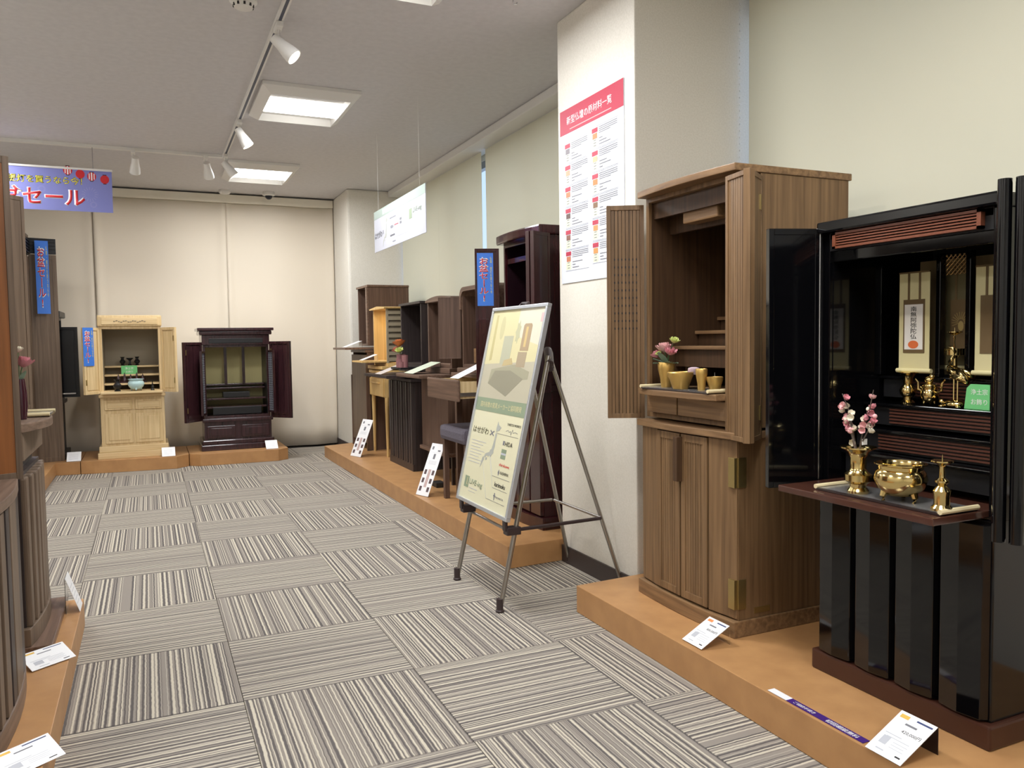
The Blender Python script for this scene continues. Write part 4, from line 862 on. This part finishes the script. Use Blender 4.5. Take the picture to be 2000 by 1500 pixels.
# desk altar with open drawer
C = thing('household_altar', 'walnut desk altar with rounded top and opened drawer', 'altar', (1.62, 4.17, PT), RIGHT)
G().box(-.27, .27, .0, .42, .70, .722).out('desk_top', M_bwx, C, bevel=.004); G().box(-.265, .265, .39, .41, .3, .70).out('modesty_panel', M_dk, C)
for x in (-.265, .235):
    for y in (.02, .36): G().box(x, x + .03, y, y + .035, 0, .70).out('desk_leg', M_bw, C, bevel=.002)
dr = G().box(-.25, .25, -.155, -.137, .585, .70).out('drawer', M_bwx, C, bevel=.008)
G().box(-.235, -.223, -.137, .15, .60, .69).box(.223, .235, -.137, .15, .60, .69).box(-.223, .223, -.137, .15, .60, .608).out('drawer_box', M_ash, dr); G().box(.235, .242, -.137, .2, .612, .632).out('drawer_runner', M_steel, dr)
G().box(-.25, .25, .03, .40, .722, .75).out('altar_base', M_bwx, C, bevel=.008); simple_altar(C, .50, .40, .75, 1.21, M_bw, M_bwx, M_bw, .08, 'round', -.03)
G().box(-.2, .16, .12, .38, .775, .86).out('inner_step', M_walx, C, bevel=.002); G().box(-.12, .12, .2, .38, .86, .90).out('inner_step', M_walx, C, bevel=.002)
leaf(C, (-.345, -.045), (-.285, .075), .80, 1.165, M_bw, .02, 'plain', M_bw, 'open_door', .004)
price_card((1.50, 4.06, PT + .7005), RIGHT, .13, .21, R(24), 'white leaflet propped over the opened desk drawer', 'plain'); 
t = thing('stool', 'low stool with grey cushion and walnut legs under the desk altar', 'stool', (1.68, 4.155, PT), RIGHT)
G().box(-.20, .20, -.17, .17, .345, .43).out('cushion', M_stool, t, bevel=.025)
for x in (-.185, .155):
    for y in (-.155, .125): G().box(x, x + .03, y, y + .03, 0, .345).out('leg', M_bw, t, bevel=.003)
t = thing('power_adapter', 'white cable and black adapter on the platform behind the panel', 'adapter', (1.62, 4.70, PT))
G().box(-.03, .03, -.05, .05, 0, .03).out('adapter_block', M_black, t, bevel=.004); G().tube([(0, .05, .012), (.02, .1, .006), (-.02, .13, .006), (-.01, .17, .006)], .005, 6).out('cable', M_white, t, smooth=True)
# dark red altar by the pillar
C = thing('lacquer_altar', 'tall dark red lacquer altar with bowed top behind the easel', 'altar', (1.68, 3.61, PT), RIGHT)
G().prism(bow(.5, .36, .02, .006), 0, .06).out('plinth', M_redlacq, C, bevel=.004); G().box(-.24, .24, .012, .36, .06, .66).out('base_cabinet', M_redlacq, C)
for k in range(4): x = -.238 + k * .119; G().prism([(x + .002, .012), (x + .008, -.006), (x + .111, -.006), (x + .117, .012)], .065, .65).out('base_door', M_redlacq, C, bevel=.002)
G().prism(bow(.49, .36, .02, .006), .66, .69).out('base_top', M_redlacq, C, bevel=.003)
shell(C, .48, .36, .69, 1.40, M_redlacq, .018, .03, pm('red_interior', S(30, 14, 20), .3), pm('red_interior', S(30, 14, 20), .3)); G().prism(bow(.5, .37, .02, .006), 1.40, 1.445).out('top_board', M_redlacq, C, bevel=.008)
G().box(-.22, .22, .04, .055, 1.30, 1.325).out('lintel', M_redlacq, C); G().box(-.22, .22, .06, .2, .95, .962).out('inner_shelf', M_redlacq, C); G().box(-.08, .06, .10, .16, 1.33, 1.36).out('lamp_box', M_wald, C)
leaf(C, (-.285, -.115), (-.243, .005), .66, 1.385, M_redlacq, .02, 'plain', M_redlacq, 'folding_door', .014)
leaf(C, (.244, .012), (.30, -.10), .66, 1.40, M_redlacq, .02, 'plain', M_redlacq, 'folding_door', .014, ((.02, 1.25), (.02, .8)))
leaf(C, (.268, .024), (.324, -.088), .66, 1.40, M_redlacq, .02, 'plain', M_redlacq, 'folding_door', .014)
sale_flag((1.616, 3.878, 1.462), R(-16.5), .085, .275, 'blue sale flag hung on the dark red altar door')

# ------------------------------------------------------------------ left hand altars
C = thing('household_altar', 'walnut altar with amber lined door and bowed slatted base', 'altar', (-.335, 2.23, PT), LEFT)
G().prism(bow(.54, .42, .02, .0), 0, .055).out('plinth', M_greyx, C, bevel=.004); G().box(-.25, .25, .012, .42, .055, .53).out('base_cabinet', M_wald, C)
for k in range(8): x = -.25 + k * .0625; b_ = .018 * (1 - ((k - 3.5) / 4) ** 2); G().box(x + .003, x + (.05 if k % 2 else .0595), -b_, .012, .058, .525).out('base_slat', M_grey if k % 3 else M_dk, C, bevel=.002)
G().prism(bow(.5, .42, .02, .004), .53, .555).out('base_top', M_greyx, C, bevel=.003); shell(C, .48, .42, .555, 1.385, M_grey, .018, .10, M_orange, M_orange); G().box(-.25, .25, .08, .43, 1.385, 1.41).out('top_board', M_greyx, C, bevel=.004)
leaf(C, (.225, .092), (.268, -.016), .55, 1.41, M_grey, .02, 'plain', M_orange, 'open_door', .016)
C = thing('household_altar', 'grey walnut altar with rounded door and curved shelf holding a plum vase', 'altar', (-.345, 2.94, PT), LEFT)
G().box(-.25, .255, -.055, .42, 0, .022).out('floor_board', M_bwx, C, bevel=.003); G().prism(bow(.49, .40, .022, 0), .022, .075).out('plinth', M_grey, C, bevel=.003)
G().box(-.225, .225, .012, .40, .075, .53).out('base_cabinet', M_dk, C)
for k in range(7): x = -.225 + k * .0643; b_ = .016 * (1 - ((k - 3) / 3.5) ** 2); G().box(x + .004, x + .056, -b_, .014, .075, .52).out('base_slat', M_grey, C, bevel=.006)
G().box(-.21, .21, .03, .38, .53, .60).out('dark_neck', M_dk, C); G().box(-.22, .235, .0, .40, .57, .655).out('drawer_unit', M_grey, C, bevel=.003)
G().prism(bow(.47, .40, .055, .0, 12), .655, .682).out('curved_shelf', M_greyx, C, bevel=.004)
shell(C, .46, .42, .684, 1.41, M_grey, .018, .13, M_grey, M_grey); leaf(C, (.22, .115), (.305, .03), .69, 1.425, M_grey, .02, 'plain', M_grey, 'open_door', .012)
v = thing('flower_vase', 'slim plum glazed vase with pink flowers on the curved shelf', 'vase', (-.365, 2.87, PT + .6825))
G().lathe([(0, 0), (.015, 0), (.019, .04), (.019, .08), (.014, .125), (.012, .125), (.016, .08), (0, .02)], n=18).out('vase_body', M_plum, v, smooth=True)
vase_flowers(v, .12, [(.012, .0, .175, .028, M_pink, 6), (.0, -.01, .215, .016, M_petw, 5)], [(.3, -.3, .8, .05, .01)])
tray('offering_tray', 'film wrapped tray on the curved shelf of the grey walnut altar', (-.335, 3.02, PT + .6825), LEFT, .17, .08)
C = thing('household_altar', 'tall grey brown altar with black louvre and sale flag', 'altar', (-.812, 6.90, PT), LEFT)
G().box(-.28, .28, .012, .45, .0, 1.74).out('cabinet_body', M_grey, C, bevel=.003); G().box(-.285, .285, 0, .46, 1.74, 1.765).out('top_board', M_grey, C, bevel=.003)
for x0, x1 in ((-.275, .0), (.005, .277)): G().box(x0, x1, .0, .012, .05, 1.60).out('front_door', M_grey, C, bevel=.002)
G().box(-.27, .27, -.002, .012, 1.61, 1.735).out('louvre_back', M_lacqm, C)
for k in range(5): G().box(-.265, .265, -.012, .0, 1.62 + k * .023, 1.632 + k * .023).out('louvre_bar', M_lacqm, C)
d = leaf(C, (.265, .0), (.31, -.18), .0, 1.62, M_grey, .022, 'plain', M_grey, 'open_door', .03)
d2 = leaf(C, (.265, .0), (.31, -.18), 1.625, 1.745, M_lacqm, .022, 'plain', M_lacqm, 'open_door', .01)
Md = place((.265, .0), (.31, -.18))
for k in range(4): g = G().box(.004, .18, -.006, .0, 1.635 + k * .027, 1.65 + k * .027); g.xf(Md); g.out('louvre_bar', M_lacqm, d2)
sale_flag((-.722, 7.13, 1.82), R(13), .09, .56, 'long blue sale flag on the tall grey brown altar')
C = thing('lacquer_altar', 'black altar in the corner with open door and silver handle', 'altar', (-.66, 7.49, PT), LEFT)
G().box(-.22, .22, -.03, .4, 0, .05).box(-.21, .21, 0, .39, .05, .44).box(-.225, .225, -.02, .4, .44, .47).out('base_cabinet', M_lacqm, C, bevel=.004); shell(C, .42, .39, .47, 1.14, M_lacqm, .018, .0, M_lacq, M_lacq); G().box(-.23, .23, -.03, .4, 1.14, 1.19).out('top_board', M_lacqm, C, bevel=.01)
d = leaf(C, (-.205, -.002), (-.225, -.145), .50, 1.06, M_lacqm, .022, 'panel', M_lacqm, 'open_door', .016)
G().box(-.232, -.226, -.12, -.02, .525, .535).out('handle', M_chrome, d)
price_card((-.244, 3.10, PT), LEFT, .10, .125, R(71), 'white card leaning at the far end of the left platform', 'plain'); price_card((-.275, 2.575, PT), R(35), .125, .075, R(24), 'white price card before the amber lined altar', 'card', stand=False)
price_card((-.25, 1.95, PT), R(35), .125, .075, R(24), 'white price card at the near foot of the bowed slatted base', 'card', stand=False)

# ------------------------------------------------------------------ back altars
C = thing('household_altar', 'pale ash altar with open panelled doors and sale flag', 'altar', (-.13, 7.13, PT), BACK)
G().box(-.265, .265, -.01, .40, 0, .05).out('plinth', M_ashx, C, bevel=.004); G().box(-.255, .255, .0, .40, .05, .10).out('base_step', M_ashx, C, bevel=.006); G().box(-.235, .235, .02, .39, .10, .49).out('base_cabinet', M_ash, C, bevel=.002)
for x0, x1 in ((-.205, -.005), (.015, .215)):
    G().box(x0, x1, .008, .02, .39, .47).out('drawer_front', M_ash, C, bevel=.004); G().box(x0 + .02, x1 - .02, .003, .009, .405, .455).out('drawer_field', M_ashx, C, bevel=.003)
    G().box(x0, x1, .01, .022, .12, .36).out('sliding_door', M_ash, C, bevel=.003); G().box(x0 + .022, x1 - .022, .006, .012, .145, .335).out('door_field', M_ash, C, bevel=.003)
G().box(-.245, .245, .0, .40, .49, .52).out('waist_moulding', M_ashx, C, bevel=.008); G().box(-.225, .225, -.10, .2, .524, .542).out('pull_out_shelf', M_ashx, C, bevel=.003)
shell(C, .45, .39, .525, 1.06, M_ash, .02, .02, M_louv, M_louv); G().box(-.235, .235, .0, .4, 1.06, 1.15).out('header_box', M_ash, C, bevel=.012); G().box(-.205, .205, -.006, .003, 1.075, 1.13).out('header_panel', M_ashx, C, bevel=.004)
g = G()
for k in range(14): g.ball((-.11 + k * .017, -.008, 1.10 + .006 * math.sin(k * 1.7)), .006, (1.3, .4, .7), 8)
g.out('header_carving', M_louv, C, smooth='all')
for y, z in ((.10, .60), (.17, .67), (.24, .74)): G().box(-.205, .205, y, .36, z - .015, z).out('tier_board', M_ashx, C, bevel=.003)
leaf(C, (-.325, -.12), (-.222, .015), .525, 1.05, M_ash, .02, 'panel', M_ash, 'open_door', .018, ((.012, .62), (.012, .96))); leaf(C, (.222, .015), (.325, -.12), .525, 1.05, M_ash, .02, 'panel', M_ash, 'open_door', .018, ((.155, .62), (.155, .96)))
sale_flag((-.425, 7.045, PT + 1.05), R(52.5), .11, .30, 'blue sale flag hung on the pale ash altar door')
zz = PT + .5425
vp = [(0, 0), (.022, 0), (.024, .006), (.014, .014), (.03, .034), (.031, .05), (.016, .066), (.016, .082), (.028, .095), (.02, .094), (0, .08)]
lathe_thing('black_vase', 'black flower vase on the pale ash altar shelf', 'vase', (-.235, 7.09, zz), vp, M_lacqm, 18)
t = burner('celadon_bowl', 'pale celadon three footed bowl on the pale ash altar shelf', (-.10, 7.09, zz), .062, .095, M_celadon, cat='bowl')
c = thing('small_candlestick', 'small dark candlestick on the pale ash altar shelf', 'candlestick', (.02, 7.09, zz)); G().lathe([(a * .7, b * .75) for a, b in cd], n=16).out('candlestick_body', M_lacqm, c, smooth=True)
zz = PT + .7405
for k, x in enumerate((-.20, -.09)): lathe_thing('dark_vase', ['small dark vase by the left ash door on the top tier', 'small dark vase beside the footed cup on the top tier'][k], 'vase', (x, 7.41, zz), [(a * .7, b * .75) for a, b in vp], M_lacqm, 14)
lathe_thing('footed_cup', 'small dark footed cup between the two dark vases', 'cup', (-.145, 7.41, zz), [(0, 0), (.018, 0), (.008, .012), (.008, .04), (.026, .055), (.026, .062), (0, .056)], M_lacqm, 14)
t = thing('green_label_card', 'green card with white lettering in the pale ash altar', 'card', (-.15, 7.335, PT + .6705)); G().box(-.06, .06, -.001, .001, 0, .07).out('card_face', M_green, t); text('浄土宗', .07, .02, M_white, t, at(FRONT, 0, -.0013, .048)); text('お飾り', .07, .018, M_white, t, at(FRONT, 0, -.0013, .02))
t = thing('carved_ornament', 'dark carved row of small altar ornaments on a stand', 'ornament', (-.14, 7.265, PT + .6005)); G().box(-.12, .12, -.02, .02, 0, .012).out('ornament_stand', M_rosew, t)
for k in range(5): G().lathe([(0, .012), (.018, .012), (.02, .03), (.01, .045), (.006, .06 + .012 * (k % 2)), (0, .075 + .012 * (k % 2))], (-.09 + k * .045, 0, 0), 10).out('ornament_piece', M_rosew, t, smooth=True)
C = thing('household_altar', 'dark rosewood altar with lattice inner doors on the back platform', 'altar', (.685, 7.21, PT), BACK)
G().box(-.305, .305, -.01, .38, 0, .05).out('plinth', M_rosew, C, bevel=.006); G().box(-.295, .295, .0, .38, .05, .09).out('base_step', M_rosew, C, bevel=.008); G().box(-.275, .275, .02, .37, .09, .24).out('base_cabinet', M_rosew, C)
for x in (-.14, .14): G().box(x - .115, x + .115, .008, .02, .105, .21).out('drawer_front', M_rosew, C, bevel=.006); G().box(x - .085, x + .085, .002, .009, .125, .19).out('drawer_field', M_rosew, C, bevel=.003)
G().box(-.29, .29, .0, .375, .24, .275).out('waist_moulding', M_rosew, C, bevel=.01); shell(C, .54, .37, .275, .90, M_rosew, .02, .02, M_lacqm, pm('gilt_panel', S(196, 184, 128), .55)); G().box(-.275, .275, .0, .37, .90, .985).out('header_box', M_rosew, C, bevel=.004)
G().box(-.22, .22, -.006, .001, .915, .955).out('header_panel', M_lacqm, C, bevel=.003); G().box(-.295, .295, -.02, .38, .985, 1.02).out('cornice', M_rosew, C, bevel=.01); G().box(-.31, .31, -.035, .385, 1.02, 1.045).out('top_board', M_rosew, C, bevel=.006)
for x in (-.075, .075): G().box(x - .012, x + .012, .2, .225, .55, .88).out('inner_column', M_rosew, C)
for y, z in ((.06, .37), (.10, .44), (.16, .53), (.2, .56)): G().box(-.245, .245, y, .35, z - .015, z).out('tier_board', M_rosew, C, bevel=.003)
G().box(-.2, .2, .05, .062, .30, .365).out('inner_drawer', M_lacqm, C, bevel=.004); G().box(-.11, .11, .1, .2, .445, .49).out('altar_table', M_lacqm, C, bevel=.003)
for s_ in (-1, 1):
    a, b_ = (s_ * .272, .015), (s_ * .42, -.15)
    leaf(C, *((b_, a) if s_ < 0 else (a, b_)), .26, .925, M_rosew, .022, 'panel', M_rosew, 'open_door', .018, ((.02, .84), (.02, .36)))
    a, b_ = (s_ * .25, .012), (s_ * .285, -.11)
    leaf(C, *((b_, a) if s_ < 0 else (a, b_)), .31, .85, M_rosew, .018, 'glass_lattice', M_lacqm, 'inner_door', .014)
for x, y, lb in ((-.565, 7.11, 'white price card below the black corner altar'), (.12, 7.03, 'white price card at the foot of the pale ash altar'), (.94, 7.075, 'white price card at the foot of the rosewood altar')): price_card((x, y, PT), BACK, .10, .10, R(40), lb, 'plain', stand=False)
